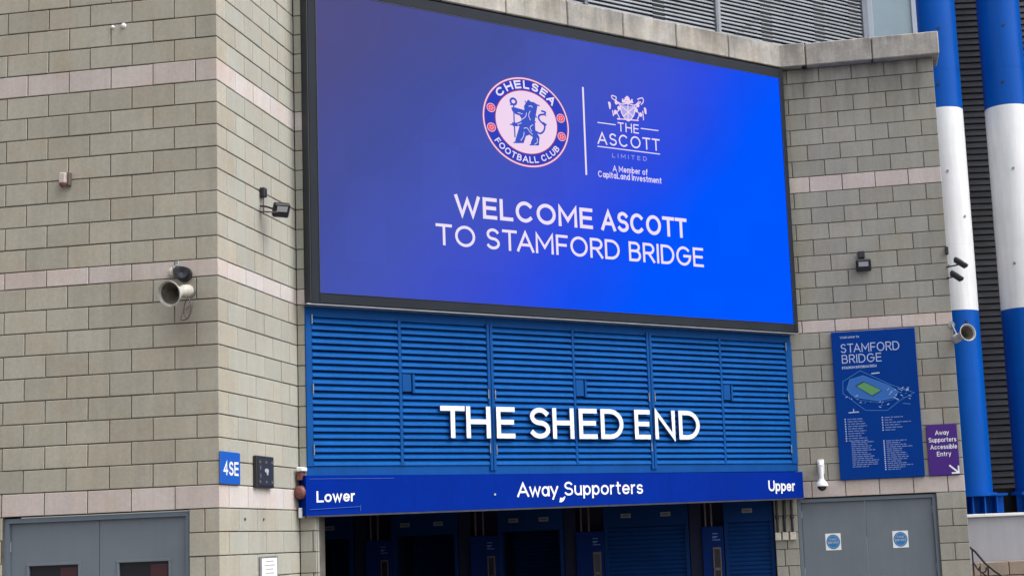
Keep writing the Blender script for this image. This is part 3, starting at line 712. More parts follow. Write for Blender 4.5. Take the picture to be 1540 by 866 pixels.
# round football crest
cx, cz = 2.93, 6.75; RX, RZ = .638, .570
bm = NB()
plate(bm, ell(cx, cz, RX, RZ, 64), YS, mi=0); plate(bm, ell(cx, cz, RX - .007, RZ - .007, 64), YS - .0005, mi=1); plate(bm, ell(cx, cz, RX - .025, RZ - .025, 64), YS - .001, mi=0)
plate(bm, ell(cx, cz, RX - .035, RZ - .035, 64), YS - .0015, mi=2)
plate(bm, ell(cx, cz, .462, .407, 64), YS - .002, mi=0); plate(bm, ell(cx, cz, .450, .395, 64), YS - .0025, mi=1)
crest = scr.part('round_crest', bm, ['e_edge', 'e_pink', 'e_band'])
bm = NB()
arctext(bm, 'CHELSEA', cx, cz, .482, .424, 142, 37, .104, .22, YS - .003); scr.part('crest_lettering', bm, 'e_white', crest)
bm = NB(); arctext(bm, 'FOOTBALL CLUB', cx, cz, .580, .512, 214, 326, .082, .18, YS - .003, outward=False)
scr.part('crest_lettering', bm, 'e_white', crest)
for dx, dz in ((-.512, .117), (-.514, -.128), (.512, .116), (.516, -.119)):
    bm = NB(); plate(bm, ell(cx + dx, cz + dz, .062, .057, 20), YS - .003, mi=0); plate(bm, ell(cx + dx, cz + dz, .055, .050, 20), YS - .0035, mi=1)
    for a in range(5): plate(bm, ell(cx + dx + .024 * math.cos(a * 1.257), cz + dz + .022 * math.sin(a * 1.257), 0.008, .007, 8), YS - .004 - .0002 * a, mi=0)
    scr.part('crest_roundel', bm, ['e_pink', 'e_red'], crest)
LION = [(0.034, 0.292), (0.074, 0.269), (0.115, 0.27), (0.171, 0.245), (0.143, 0.21), (0.112, 0.19), (0.133, 0.167), (0.091, 0.142), (0.135, 0.107), (0.1, 0.082), (0.097, 0.03), (0.106, -0.033), (0.124, -0.092), (0.151, -0.124), (0.182, -0.169), (0.168, -0.275), (0.05, -0.288), (0.048, -0.253), (0.109, -0.229), (0.096, -0.187), (0.034, -0.155), (-0.002, -0.119), (-0.019, -0.178), (-0.043, -0.216), (-0.057, -0.272), (-0.175, -0.287), (-0.179, -0.255), (-0.114, -0.231), (-0.082, -0.169), (-0.083, -0.114), (-0.041, -0.071), (-0.025, -0.037), (-0.069, -0.033), (-0.144, -0.072), (-0.207, -0.077), (-0.216, -0.03), (-0.142, -0.025), (-0.063, 0.017), (-0.039, 0.057), (-0.102, 0.071), (-0.16, 0.08), (-0.207, 0.115), (-0.22, 0.157), (-0.179, 0.167), (-0.136, 0.136), (-0.077, 0.123), (-0.032, 0.15), (-0.015, 0.189), (-0.034, 0.193), (-0.005, 0.245)]
bm = NB(); plate(bm, [(cx + a, cz + b) for a, b in LION], YS - .003); bmesh.ops.triangulate(bm, faces=bm.faces)
def crv(pts):   # smooth a polyline
    out = []
    for i in range(len(pts) - 1):
        p0 = pts[max(i - 1, 0)]; p1 = pts[i]; p2 = pts[i + 1]; p3 = pts[min(i + 2, len(pts) - 1)]
        for k in range(5):
            t = k / 5
            out.append(tuple(.5 * ((2 * p1[j]) + (-p0[j] + p2[j]) * t + (2 * p0[j] - 5 * p1[j] + 4 * p2[j] - p3[j]) * t * t + (-p0[j] + 3 * p1[j] - 3 * p2[j] + p3[j]) * t ** 3) for j in (0, 1)))
    return out + [pts[-1]]
TAIL = [(0.118, -0.099), (0.192, -0.119), (0.247, -0.08), (0.265, -0.013), (0.214, 0.029), (0.178, 0.073), (0.195, 0.115), (0.266, 0.136), (0.28, 0.164), (0.22, 0.172)]
ribbon(bm, [(cx + a, cz + b) for a, b in crv(TAIL)], .024, YS - .0035)
for q in ([(-.16, .20), (-.235, .19)], [(-.20, -.055), (-.245, -.06)], [(-.16, -.27), (-.205, -.285)], [(.07, -.272), (.03, -.285)], [(-.01, .25), (-.012, .27)], [(.16, .24), (.20, .235)], [(.12, .10), (.155, .08)], [(.10, .03), (.135, .015)], [(.26, .13), (.295, .12)]):
    ribbon(bm, [(cx + a, cz + b) for a, b in q], .016, YS - .0038)
for k, q in enumerate(([(-.07, .025), (-.015, .07), (.0, .12)], [(.035, .205), (.075, .215), (.09, .195)], [(.055, .15), (.03, .09), (.055, .03)], [(.09, -.02), (.045, -.06), (.07, -.11)], [(-.05, -.085), (.0, -.075), (.04, -.12), (.08, -.15)], [(-.10, -.245), (-.06, -.19), (-.045, -.13)], [(.10, -.27), (.145, -.235), (.14, -.185)], [(-.13, .105), (-.06, .095)], [(-.14, -.048), (-.08, -.02)])):
    ribbon(bm, [(cx + a, cz + b) for a, b in crv(q)], .0085, YS - .0055 - .0002 * k, mi=1)
ribbon(bm, [(cx + .235, cz + .026), (cx + .292, cz - .002)], .026, YS - .004)
ribbon(bm, [(cx - .184, cz + .20), (cx - .185, cz + .01), (cx - .181, cz - .215)], .018, YS - .0045)
ribbon(bm, ell(cx - .187, cz + .236, .042, .038, 16), .028, YS - .005, closed=True)
scr.part('crest_lion', bm, ['e_lion', 'e_pink'], crest)
# hotel crest and its lettering
ARMS = [[(-0.243, 0.178), (-0.174, 0.164), (-0.189, 0.122), (-0.236, 0.14), (-0.249, 0.173)], [(-0.296, 0.084), (-0.278, -0.008)], [(-0.162, 0.102), (-0.107, 0.046), (-0.169, -0.033), (-0.238, -0.082)], [(-0.241, -0.019), (-0.23, -0.096)], [(-0.184, -0.019), (-0.132, -0.118), (-0.174, -0.124)], [(0.17, 0.18), (0.254, 0.211), (0.267, 0.161), (0.225, 0.116)], [(0.278, 0.083), (0.304, 0.003)], [(0.227, 0.156), (0.134, 0.055), (0.188, -0.017), (0.154, -0.094)], [(0.25, 0.039), (0.256, -0.088)], [(-0.085, 0.113), (0.099, 0.13)], [(-0.073, 0.154), (-0.055, 0.12), (0.006, 0.192), (0.051, 0.132), (0.088, 0.169)], [(-0.106, 0.07), (-0.102, -0.024), (-0.058, -0.093), (0.007, -0.129), (0.068, -0.081), (0.111, -0.012), (0.122, 0.086)], [(-0.088, 0.049), (0.079, -0.056)], [(0.105, 0.067), (-0.066, -0.075)], [(0.01, 0.094), (0.002, -0.121)], [(-0.162, 0.102), (-0.086, 0.081), (0.011, 0.102), (0.117, 0.093), (0.198, 0.16)], [(-0.174, -0.124), (0.173, -0.104)]]
bm = NB(); plate(bm, [(4.5 + a, 7.1 + b) for a, b in ARMS[11]] + [(4.5, 7.17)], YS, mi=1)
for i, a in enumerate(ARMS):
    ribbon(bm, [(4.5 + p, 7.1 + q) for p, q in crv(a)], .024 if i in (1, 6, 9, 10) else .015, YS - .0005 - .0003 * i, mi=0)
plate(bm, ell(4.502, 7.262, .042, .03, 12), YS - .007); plate(bm, ell(4.215, 7.14, .018, .045, 10), YS - .007); plate(bm, ell(4.79, 7.14, .018, .045, 10), YS - .007)
for a, b in ((4.32, 7.19), (4.36, 7.12), (4.30, 7.06), (4.67, 7.20), (4.64, 7.13), (4.71, 7.08)): plate(bm, ell(a, b, .026, .03, 10), YS - .0075)
arms = scr.part('heraldic_crest', bm, ['e_pink', 'e_dim'], disp)
bm = NB()
text(bm, 'THE', 4.332, 4.672, 6.812, 6.820, .122, .13, YS, track=.2)
text(bm, 'ASCOTT', 4.000, 5.008, 6.606, 6.628, .160, .125, YS, track=.2)
for a, b, z0, z1 in ((4.013, 4.30, 6.888, 6.893), (4.705, 4.998, 6.897, 6.903), (3.996, 5.004, 6.574, 6.588)): ribbon(bm, [(a, z0), (b, z1)], .013, YS)
scr.part('crest_lettering', bm, 'e_white', disp)
bm = NB(); text(bm, 'LIMITED', 4.222, 4.782, 6.455, 6.470, .055, .14, YS, track=.55); scr.part('crest_lettering', bm, 'e_dim', disp)
bm = NB(); text(bm, 'A Member of', 4.222, 4.782, 6.272, 6.280, .080, .14, YS); scr.part('crest_lettering', bm, 'e_white', disp); bm = NB(); text(bm, 'CapitaLand Investment', 3.988, 5.006, 6.176, 6.193, .082, .14, YS); scr.part('crest_lettering', bm, 'e_white', disp)

# ------------------------------------------------------------------ turnstile recess behind the sign: shutters in line with plane D
rc = Thing('recess_shell', 'dark soffit and side walls enclosing the turnstile recess', 'recess', 'D', -6, 0, 0)
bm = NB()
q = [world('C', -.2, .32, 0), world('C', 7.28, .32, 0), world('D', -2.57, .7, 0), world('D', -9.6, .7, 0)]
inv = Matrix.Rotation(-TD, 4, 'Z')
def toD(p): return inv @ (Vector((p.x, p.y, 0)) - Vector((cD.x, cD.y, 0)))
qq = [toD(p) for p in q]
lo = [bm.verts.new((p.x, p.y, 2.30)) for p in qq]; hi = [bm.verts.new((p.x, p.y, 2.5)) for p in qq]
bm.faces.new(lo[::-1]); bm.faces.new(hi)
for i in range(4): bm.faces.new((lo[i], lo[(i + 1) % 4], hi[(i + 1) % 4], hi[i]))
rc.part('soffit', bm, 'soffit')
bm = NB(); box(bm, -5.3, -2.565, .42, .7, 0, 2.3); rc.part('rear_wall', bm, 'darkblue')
bm = NB(); box(bm, -9.6, -5.2, 3.4, 3.6, 0, 2.5); box(bm, -5.3, -5.2, .7, 3.4, 0, 2.5); box(bm, -9.7, -9.6, .42, 3.6, 0, 2.5); rc.part('added_passage_wall', bm, 'darkblue')  # added passage behind the left lanes, there to keep them dark
for a, b in ((-8.56, -8.05), (-6.98, -6.5)):  # added partitions belonging to the dark passage
    bm = NB(); box(bm, a, b, .42, 2.6, 0, 2.29); rc.part('added_lane_partition', bm, 'darkblue')
bm = NB(); box(bm, -9.6, -5.2, .70, 3.6, 2.31, 2.49); rc.part('added_passage_ceiling', bm, 'soffit')  # added lid that shuts light out of the passage
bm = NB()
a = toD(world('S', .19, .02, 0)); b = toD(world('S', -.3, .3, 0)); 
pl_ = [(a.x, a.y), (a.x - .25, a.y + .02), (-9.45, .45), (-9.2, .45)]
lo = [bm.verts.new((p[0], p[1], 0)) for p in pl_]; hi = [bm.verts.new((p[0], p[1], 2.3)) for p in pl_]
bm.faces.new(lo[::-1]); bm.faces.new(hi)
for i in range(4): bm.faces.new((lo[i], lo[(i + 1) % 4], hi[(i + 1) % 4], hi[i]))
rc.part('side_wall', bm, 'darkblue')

posts = [(-8.38, -8.00), (-6.84, -6.44), (-5.32, -4.93), (-3.56, -3.265)]
for i, (a, b) in enumerate(posts):
    lb = ['turnstile post deepest in shadow, nearest the left wall of the recess', 'second turnstile post from the left, in deep shadow', 'turnstile post under the word Supporters', 'turnstile post with a lit edge and card slot beside the right-hand shutter'][i]
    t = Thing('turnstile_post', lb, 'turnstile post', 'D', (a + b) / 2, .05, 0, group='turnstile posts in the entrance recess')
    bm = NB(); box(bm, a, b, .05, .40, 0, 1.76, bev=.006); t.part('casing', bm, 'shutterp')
    w = b - a
    for k in (.22, .5):
        bm = NB(); cyl(bm, (a + w * k - .01, .09, 1.76), (a + w * k - .01, .09, 2.3), .014, n=10); t.part('conduit', bm, 'cable', smooth=True)
    bm = NB()
    x0 = b - .15
    box(bm, x0, x0 + .11, .035, .048, 1.165, 1.20); box(bm, x0, x0 + .11, .035, .048, 1.45, 1.475); box(bm, x0, x0 + .015, .035, .048, 1.0, 1.45); box(bm, x0 + .095, x0 + .11, .035, .048, 1.0, 1.45)
    t.part('slot_frame', bm, 'cable')
    bm = NB(); box(bm, x0 + .015, x0 + .095, .040, .048, 1.0, 1.45); t.part('card_slot', bm, 'glass')
    bm = NB()
    for z, l in ((1.655, .075), (1.615, .07), (1.60, .05), (1.57, .105)): box(bm, b - .15, b - .15 + l, .046, .0485, z, z + .010)
    t.part('notice_text', bm, 'maptext')
    bm = NB(); box(bm, a - .17, a - .004, .10, .40, 0, 2.28); t.part('gap_shade_fill', bm, 'dark')  # dark box standing for the shade in the gap beside the post
bays = [(-9.3, -8.57), (-7.99, -7.02), (-6.43, -5.50), (-4.92, -3.74), (-3.25, -2.575)]
blabs = [[-8.9], [-7.78, -7.29], [-6.2, -5.765], [-4.60, -4.047], [-2.924]]
bl = ['roller shutter at the dark left end of the recess', 'roller shutter set back for darkness in the lane just right of Lower', 'roller shutter set back for darkness in the lane under the word Away', 'wide roller shutter between the two right-hand turnstile posts', 'bright blue roller shutter at the right end below Upper']
for (a, b), ll, lb in zip(bays, blabs, bl):
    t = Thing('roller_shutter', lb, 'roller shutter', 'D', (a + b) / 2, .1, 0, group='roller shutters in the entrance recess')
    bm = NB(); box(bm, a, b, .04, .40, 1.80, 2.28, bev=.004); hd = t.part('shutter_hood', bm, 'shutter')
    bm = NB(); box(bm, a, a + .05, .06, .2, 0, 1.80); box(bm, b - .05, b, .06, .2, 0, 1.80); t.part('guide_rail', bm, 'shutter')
    bm = NB(); n = 30; zb = .02 ; p = 1.78 / n; deep = 0 if b > -5.2 else 1.3; prev = None  # left-hand curtains set further back so less light reaches them
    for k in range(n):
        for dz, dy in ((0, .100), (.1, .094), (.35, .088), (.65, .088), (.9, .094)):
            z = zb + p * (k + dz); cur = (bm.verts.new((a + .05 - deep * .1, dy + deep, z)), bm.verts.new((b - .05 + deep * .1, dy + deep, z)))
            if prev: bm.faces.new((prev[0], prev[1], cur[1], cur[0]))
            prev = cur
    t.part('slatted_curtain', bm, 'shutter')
    for x in ll:
        bm = NB(); box(bm, x - .07, x + .07, .030, .038, 1.925, 1.985, mi=0, bev=.003); box(bm, x - .05, x + .05, .027, .0295, 1.945, 1.965, mi=1)
        t.part('number_plate', bm, ['plategrey', 'cable'], hd)

# conduits dropping to three junction boxes on the right jamb
cg = 'conduits on the right door jamb'
for i, s in enumerate((-2.515, -2.417, -2.315)):
    lb = ['leftmost', 'middle', 'rightmost'][i] + ' of three dark conduits ending in a cream box beside the grey doors'
    t = Thing('conduit', lb, 'conduit', 'D', s, -.02, 1.5, group=cg)
    bm = NB(); cyl(bm, (s, -.02, 1.64), (s, -.02, 2.22), .016, n=10); t.part('pipe', bm, 'black', smooth=True)
    bm = NB(); cyl(bm, (s, -.02, 1.82), (s, -.02, 1.87), .026, n=10); t.part('coupling', bm, 'black', smooth=True)
    bm = NB(); box(bm, s - .04, s + .04, -.055, .0, 1.535, 1.64, bev=.006); t.part('junction_box', bm, 'cream')

# ------------------------------------------------------------------ fittings on the walls
def crv3(P):
    out = []
    for i in range(len(P) - 1):
        p0 = P[max(i - 1, 0)]; p1 = P[i]; p2 = P[i + 1]; p3 = P[min(i + 2, len(P) - 1)]
        for k in range(5):
            t = k / 5; out.append(.5 * ((2 * p1) + (-p0 + p2) * t + (2 * p0 - 5 * p1 + 4 * p2 - p3) * t * t + (-p0 + 3 * p1 - 3 * p2 + p3) * t ** 3))
    return out + [P[-1]]
def horn(label, pl, mouth, back, R, mount, cab=True):
    m = Vector(mouth); bk = Vector(back); ax = (m - bk).normalized(); L = (m - bk).length
    t = Thing('horn_loudspeaker', label, 'loudspeaker', pl, bk.x, bk.y, bk.z)
    bm = NB(); lathe(bm, bk, ax, [(L * .0, .055), (L * .25, .05), (L * .45, R * .42), (L * .7, R * .68), (L * .9, R * .9), (L * .97, R), (L, R), (L, R * .93), (L * .9, R * .82), (L * .7, R * .58), (L * .45, R * .3), (L * .3, .03), (L * .28, .0)], 28, mis=[0, 0, 0, 0, 0, 0, 0, 0, 1, 1, 1, 1])
    t.part('bell', bm, ['hornw', 'hornin'], smooth=True)
    bm = NB(); lathe(bm, bk + ax * (L * .12), ax, [(-.11, 0), (-.11, .045), (-.09, .058), (0, .062), (.02, .05), (.02, 0)], 20); t.part('driver', bm, 'hornw', smooth=True)
    bm = NB(); lathe(bm, bk + ax * L * .22, ax, [(0, .0), (0, .02), (.05, .026), (.06, .0)], 14); t.part('throat_plug', bm, 'cable', smooth=True)
    bm = NB(); mt = Vector(mount)
    tube(bm, [mt, Vector((mt.x, bk.y, mt.z)), bk + Vector((0, 0, .06))], .013, 8); cyl(bm, mt + Vector((0, -.012, 0)), mt, .045, n=14)
    t.part('bracket', bm, 'steel', smooth=True)
    if cab:
        bm = NB(); c0 = bk + Vector((.02, 0, -.05))
        pts = [c0, c0 + Vector((.03, .02, -.10)), c0 + Vector((-.01, .05, -.20)), c0 + Vector((-.09, .06, -.22)), c0 + Vector((-.08, .10, -.13)), c0 + Vector((-.03, .15, -.06))]
        tube(bm, crv3(pts), .007, 6)
        tube(bm, crv3([c0 + Vector((-.03, .03, -.04)), c0 + Vector((-.06, .05, -.14)), c0 + Vector((-.03, .07, -.21)), c0 + Vector((.0, .10, -.12)), c0 + Vector((.01, .13, -.04))]), .006, 6)
        t.part('cable', bm, 'cable', smooth=True)
    return t
horn('white horn loudspeaker fixed low on the left wall with dangling cable', 'A', (-.325, -.41, 4.112), (-.275, -.14, 4.178), .127, (-.27, .0, 4.19))
horn('cream horn loudspeaker sticking out from the right wall corner past the map sign', 'D', (.165, -.28, 4.18), (.03, -.02, 4.14), .118, (-.02, .0, 4.33), cab=False)

# small camera above the left horn
t = Thing('security_camera', 'dark stubby camera on a curved bracket just above the left loudspeaker', 'camera', 'A', -.36, 0, 4.5)
bm = NB(); box(bm, -.43, -.40, -.02, 0, 4.36, 4.50, bev=.003); tube(bm, [(-.415, -.02, 4.46), (-.415, -.10, 4.42), (-.36, -.12, 4.37)], .014, 8); t.part('bracket', bm, 'steel', smooth=True)
bm = NB(); lathe(bm, (-.385, -.07, 4.39), (.7, -.7, -.25), [(0, 0), (0, .05), (.015, .055), (.12, .058), (.12, .048), (.10, 0)], 20); t.part('camera_body', bm, 'framed', smooth=True)
bm = NB(); lathe(bm, (-.33, -.02, 4.36), (0, -1, 0), [(0, .075), (.03, .075), (.035, .05), (.036, 0)], 20); t.part('back_plate', bm, 'black', smooth=True)
bm = NB(); lathe(bm, (-.46, -.01, 4.395), (0, -1, 0), [(0, .045), (.03, .045), (.05, .035), (.06, 0)], 16); t.part('junction_cap', bm, 'cream', smooth=True)

# small fittings high on the left wall
t = Thing('wall_sensor', 'small pinkish weathered box with dark back plate high on the left wall', 'sensor', 'A', -1.59, 0, 5.33)
bm = NB(); box(bm, -1.635, -1.565, -.085, 0, 5.36, 5.475, bev=.012); t.part('housing', bm, 'pink')
bm = NB(); box(bm, -1.562, -1.535, -.05, 0, 5.345, 5.48, bev=.004); t.part('back_plate', bm, 'cable')
bm = NB(); lathe(bm, (-1.60, -.06, 5.36), (0, -.3, -1), [(0, .035), (.02, .03), (.035, .015), (.04, 0)], 14); t.part('lens', bm, 'rust', smooth=True)
for s, z, r, lb in ((-1.101, 6.955, .016, 'smaller of two white bosses, left one, near the top of the left wall'), (-.985, 6.958, .024, 'larger white boss, right one of a pair, near the top of the left wall')):
    bm = NB(); lathe(bm, (s, 0, z), (0, -1, 0), [(0, r * 1.15), (.012, r * 1.15), (.022, r * .8), (.028, 0)], 14)
    single('wall_boss', bm, 'white', lb, 'fixing', 'A', s, 0, z, group='white bosses on the left wall', smooth=True)

def flood(label, pl, x, z, w, h, tilt, yaw, arm, small=None):
    """LED floodlight: finned head with pale lens, on a bracket"""
    t = Thing('floodlight', label, 'floodlight', pl, arm[0][0], 0, arm[0][2])
    bm = NB(); box(bm, -w / 2, w / 2, -.03, .03, -h / 2, h / 2, bev=.012)
    Rm = Matrix.Translation((x, arm[-1][1] - .02, z)) @ Matrix.Rotation(yaw, 4, 'Z') @ Matrix.Rotation(tilt, 4, 'X')
    for v in bm.verts: v.co = Rm @ v.co
    t.part('lamp_head', bm, 'black')
    bm = NB(); box(bm, -w * .32, w * .32, -.034, -.031, -h * .05, h * .34)
    for v in bm.verts: v.co = Rm @ v.co
    t.part('lamp_glass', bm, 'lens')
    bm = NB()
    for k in range(7): xx = -w * .4 + k * w * .8 / 6; box(bm, xx - .003, xx + .003, .03, .05, -h * .4, h * .4)
    for v in bm.verts: v.co = Rm @ v.co
    t.part('cooling_fins', bm, 'black')
    bm = NB(); tube(bm, [Vector(a) for a in arm], .010, 8); t.part('bracket', bm, 'black', smooth=True)
    if small:
        bm = NB(); box(bm, *small, bev=.006); t.part('photocell_box', bm, 'black')
    return t
flood('black floodlight on a looped bracket on the pale side wall left of screen', 'B', 1.10, 5.20, .175, .155, .6, -.85, [(1.05, 0, 5.25), (1.02, -.08, 5.23), (1.0, -.15, 5.20), (1.07, -.19, 5.19)], (1.03, 1.105, -.055, 0, 5.345, 5.445))
bm = NB(); tube(bm, [Vector((1.065, -.03, 5.34)), Vector((1.062, -.03, 5.16))], .008, 8); tube(bm, [Vector((1.05, -.0, 5.19)), Vector((1.0, -.12, 5.165)), Vector((1.06, -.19, 5.17))], .008, 8)
single('looped_cable', bm, 'cable', 'short dark cable hanging from the box beside the side wall floodlight', 'cable', 'B', 1.06, 0, 5.15, smooth=True)
flood('black floodlight under a small square box, centre of the right wall', 'D', -1.137, 5.215, .205, .165, .35, 0, [(-1.15, 0, 5.24), (-1.15, -.06, 5.24)], (-1.205, -1.11, -.06, 0, 5.33, 5.42))
flood('upper of two black floodlights poking out past the right wall corner', 'D', .155, 5.155, .06, .21, -.9, 1.2, [(-.03, -.02, 5.12), (.06, -.10, 5.12), (.13, -.12, 5.13)])
flood('lower of two black floodlights poking out past the right wall corner', 'D', .09, 4.98, .06, .20, -.9, 1.2, [(-.03, -.02, 4.97), (.03, -.08, 4.97), (.07, -.10, 4.97)])
bm = NB(); box(bm, -.03, .012, -.05, .04, 5.30, 5.40, bev=.005)
single('junction_box', bm, 'black', 'tiny black box on the right wall edge above the two floodlights', 'junction box', 'D', 0, 0, 5.30)

# dome camera on the right wall
t = Thing('dome_camera', 'white pendant dome security camera hanging left of the map sign', 'camera', 'D', -1.885, 0, 2.2)
bm = NB(); box(bm, -1.93, -1.84, -.03, 0, 2.40, 2.60, bev=.01); tube(bm, [(-1.885, -.02, 2.53), (-1.885, -.10, 2.55), (-1.885, -.15, 2.50), (-1.885, -.15, 2.33)], .033, 14); t.part('swan_neck', bm, 'white', smooth=True)
bm = NB(); lathe(bm, (-1.885, -.15, 2.34), (0, 0, -1), [(0, .03), (.02, .04), (.06, .07), (.085, .086), (.105, .086), (.108, .06), (.108, 0)], 28); t.part('housing', bm, 'white', smooth=True)
bm = NB(); lathe(bm, (-1.885, -.15, 2.235), (0, 0, -1), [(0, .062), (.03, .058), (.05, .042), (.063, .02), (.066, 0)], 24); t.part('smoked_dome', bm, 'domeglass', smooth=True)

# gate number, box and notice on side wall B
t = Thing('gate_number_sign', 'blue square sign reading 4SE at the wall corner', 'sign', 'B', .21, 0, 2.32)
bm = NB(); box(bm, -.012, .438, -.022, -.004, 2.316, 2.628, bev=.004); t.part('sign_panel', bm, 'signblue')
bm = NB(); text(bm, '4SE', .045, .39, 2.40, 2.40, .135, .17, -.024, track=.14); t.part('lettering', bm, 'letterw')
t = Thing('control_box', 'black louvred metal box with small round badge on side wall', 'box', 'B', .92, 0, 2.30)
bm = NB(); box(bm, .79, 1.225, -.045, 0, 2.30, 2.622, bev=.006); t.part('casing', bm, 'black')
bm = NB(); box(bm, .815, 1.20, -.051, -.0465, 2.32, 2.602, bev=.003); pnl = t.part('front_panel', bm, 'framed')
bm = NB()
for z in (2.36, 2.56):
    for x in (.85, 1.01, 1.16): box(bm, x - .02, x + .02, -.055, -.052, z - .012, z + .012)
for z in (2.42, 2.50): box(bm, .85, .875, -.055, -.052, z - .02, z + .02)
t.part('vent_studs', bm, 'cable')
bm = NB(); plate(bm, ell(1.02, 2.475, .05, .022, 16), -.055, .003); plate(bm, ell(1.035, 2.445, .02, .018, 12), -.0565, .004); t.part('badge', bm, 'lens')
t = Thing('paper_notice', 'white framed paper notice at the foot of the side wall', 'notice', 'B', 1.14, 0, 1.2)
bm = NB(); box(bm, .915, 1.365, -.02, -.003, 1.18, 1.612, bev=.004); t.part('notice_frame', bm, 'steel')
bm = NB(); box(bm, .945, 1.335, -.023, -.0205, 1.20, 1.592); sh = t.part('paper_sheet', bm, 'white')
bm = NB()
for k in range(8):
    z = 1.555 - k * .04; l = random.uniform(.18, .30) if k else .2
    box(bm, 1.14 - l / 2, 1.14 + l / 2, -.0245, -.0232, z, z + .010)
t.part('printed_lines', bm, 'lens', sh)
# alarm and bell by the sign
t = Thing('alarm_sounder', 'rust red sounder under a white-topped box at the sign corner', 'alarm', 'S', .05, -.02, 2.0)
bm = NB(); box(bm, .025, .095, -.16, 0, 2.50, 2.545, bev=.008); t.part('white_cap', bm, 'white')
bm = NB(); box(bm, .015, .075, -.13, 0, 2.405, 2.495, bev=.006); t.part('dark_housing', bm, 'rust')
bm = NB(); lathe(bm, (.055, -.10, 2.275), (-.3, -1, 0), [(-.08, .055), (-.03, .07), (.0, .076), (.04, .07), (.06, .05), (.07, 0)], 22); t.part('bell', bm, 'rust', smooth=True)
bm = NB(); box(bm, .02, .06, -.10, 0, 2.00, 2.11, bev=.008); t.part('lower_cap', bm, 'white')

# stadium map sign
t = Thing('stadium_map_sign', 'tall blue stadium map board headed STAMFORD BRIDGE with key beneath', 'map sign', 'D', -1.075, 0, 2.305)
bm = NB(); box(bm, -1.636, -.515, -.045, -.005, 2.305, 4.32, bev=.005); pn = t.part('board', bm, 'map')
y = -.047
bm = NB(); text(bm, 'Welcome to', -1.52, -1.262, 4.225, 4.228, .036, .15, y); t.part('lettering', bm, 'mapwhite')
bm = NB(); text(bm, 'STAMFORD', -1.518, -.734, 4.030, 4.028, .122, .105, y); t.part('lettering', bm, 'mapwhite')
bm = NB(); text(bm, 'BRIDGE', -1.512, -.982, 3.884, 3.886, .118, .105, y); t.part('lettering', bm, 'mapwhite')
bm = NB(); text(bm, 'STADIUM INFORMATION', -1.52, -1.056, 3.806, 3.812, .036, .2, y); t.part('lettering', bm, 'mapwhite')
mx_, mz = -1.0, 3.5
STAND = [(-0.518, 0.139), (-0.277, 0.275), (0.109, 0.064), (0.421, -0.064), (0.232, -0.155), (0.047, -0.286), (-0.236, -0.27), (-0.528, -0.026)]
BOWL = [(-0.471, 0.026), (-0.424, 0.157), (-0.243, 0.202), (0.093, 0.049), (0.209, -0.036), (0.166, -0.112), (-0.059, -0.147), (-0.362, -0.083)]
PITCH = [(-0.237, 0.115), (-0.018, -0.008), (-0.138, -0.072), (-0.337, 0.062)]
bm = NB(); T_ = lambda L: [(mx_ + a, mz + b) for a, b in L]
plate(bm, T_(BOWL), y, mi=0)
ribbon(bm, T_(STAND), .008, y - .0004, closed=True, mi=1)
ribbon(bm, T_(BOWL), .012, y - .0008, closed=True, mi=1)
ribbon(bm, T_([(a * .93 - .01, b * .9 - .04) for a, b in BOWL]), .006, y - .0012, closed=True, mi=1)
plate(bm, T_([(a * 1.12 + .02, b * 1.15 - .003) for a, b in PITCH]), y - .0014, mi=3)
plate(bm, T_(PITCH), y - .0018, mi=2)
random.seed(3)
for k in range(46):   # stands, gates and buildings drawn as little light marks round the bowl
    a = random.uniform(-2.6, .4); r = random.uniform(.9, 1.35)
    px = -.12 + .36 * r * math.cos(a); pz = -.0 + .17 * r * math.sin(a) - .13 * (px + .12)
    if k > 24: px = random.uniform(.06, .40); pz = -.045 - .12 * (px - .1) + random.uniform(-.09, .07)
    l = random.uniform(.012, .04); ribbon(bm, T_([(px, pz), (px + l, pz - l * random.choice((.45, -.45)))]), random.uniform(.006, .012), y - .002 - .0001 * (k % 9), mi=4 if k % 3 else 1)
ribbon(bm, T_([(-.13, .225), (-.02, .232)]), .016, y - .001, mi=4); ribbon(bm, T_([(.26, -.20), (.36, -.215)]), .010, y - .001, mi=1)
ribbon(bm, T_([(-.47, -.29), (-.33, -.285)]), .014, y - .001, mi=4); ribbon(bm, T_([(-.40, -.285), (-.40, -.24)]), .012, y - .0013, mi=4)
t.part('map_drawing', bm, ['mapmid', 'maplite', 'green', 'darkblue', 'mapwhite'])
def lines(x, z, n, pitch, wmin, wmax, dot):
    bm = NB()
    for k in range(n):
        zz = z - k * pitch
        if dot: plate(bm, ell(x - .03, zz + .008, .010, .010, 8), y, mi=1)
        xx = x; end = x + random.uniform(wmin, wmax)
        while xx < end:
            l = random.uniform(.03, .085); box(bm, xx, min(xx + l, end), y, y + .001, zz, zz + .0125); xx += l + .011
    t.part('key_text', bm, ['maptext', 'mapwhite'])
lines(-1.49, 3.115, 10, .0325, .17, .26, True); lines(-.995, 3.115, 6, .034, .08, .40, True)
lines(-1.46, 2.80, 13, .0275, .2, .36, False); lines(-.995, 2.80, 15, .0275, .14, .36, True)
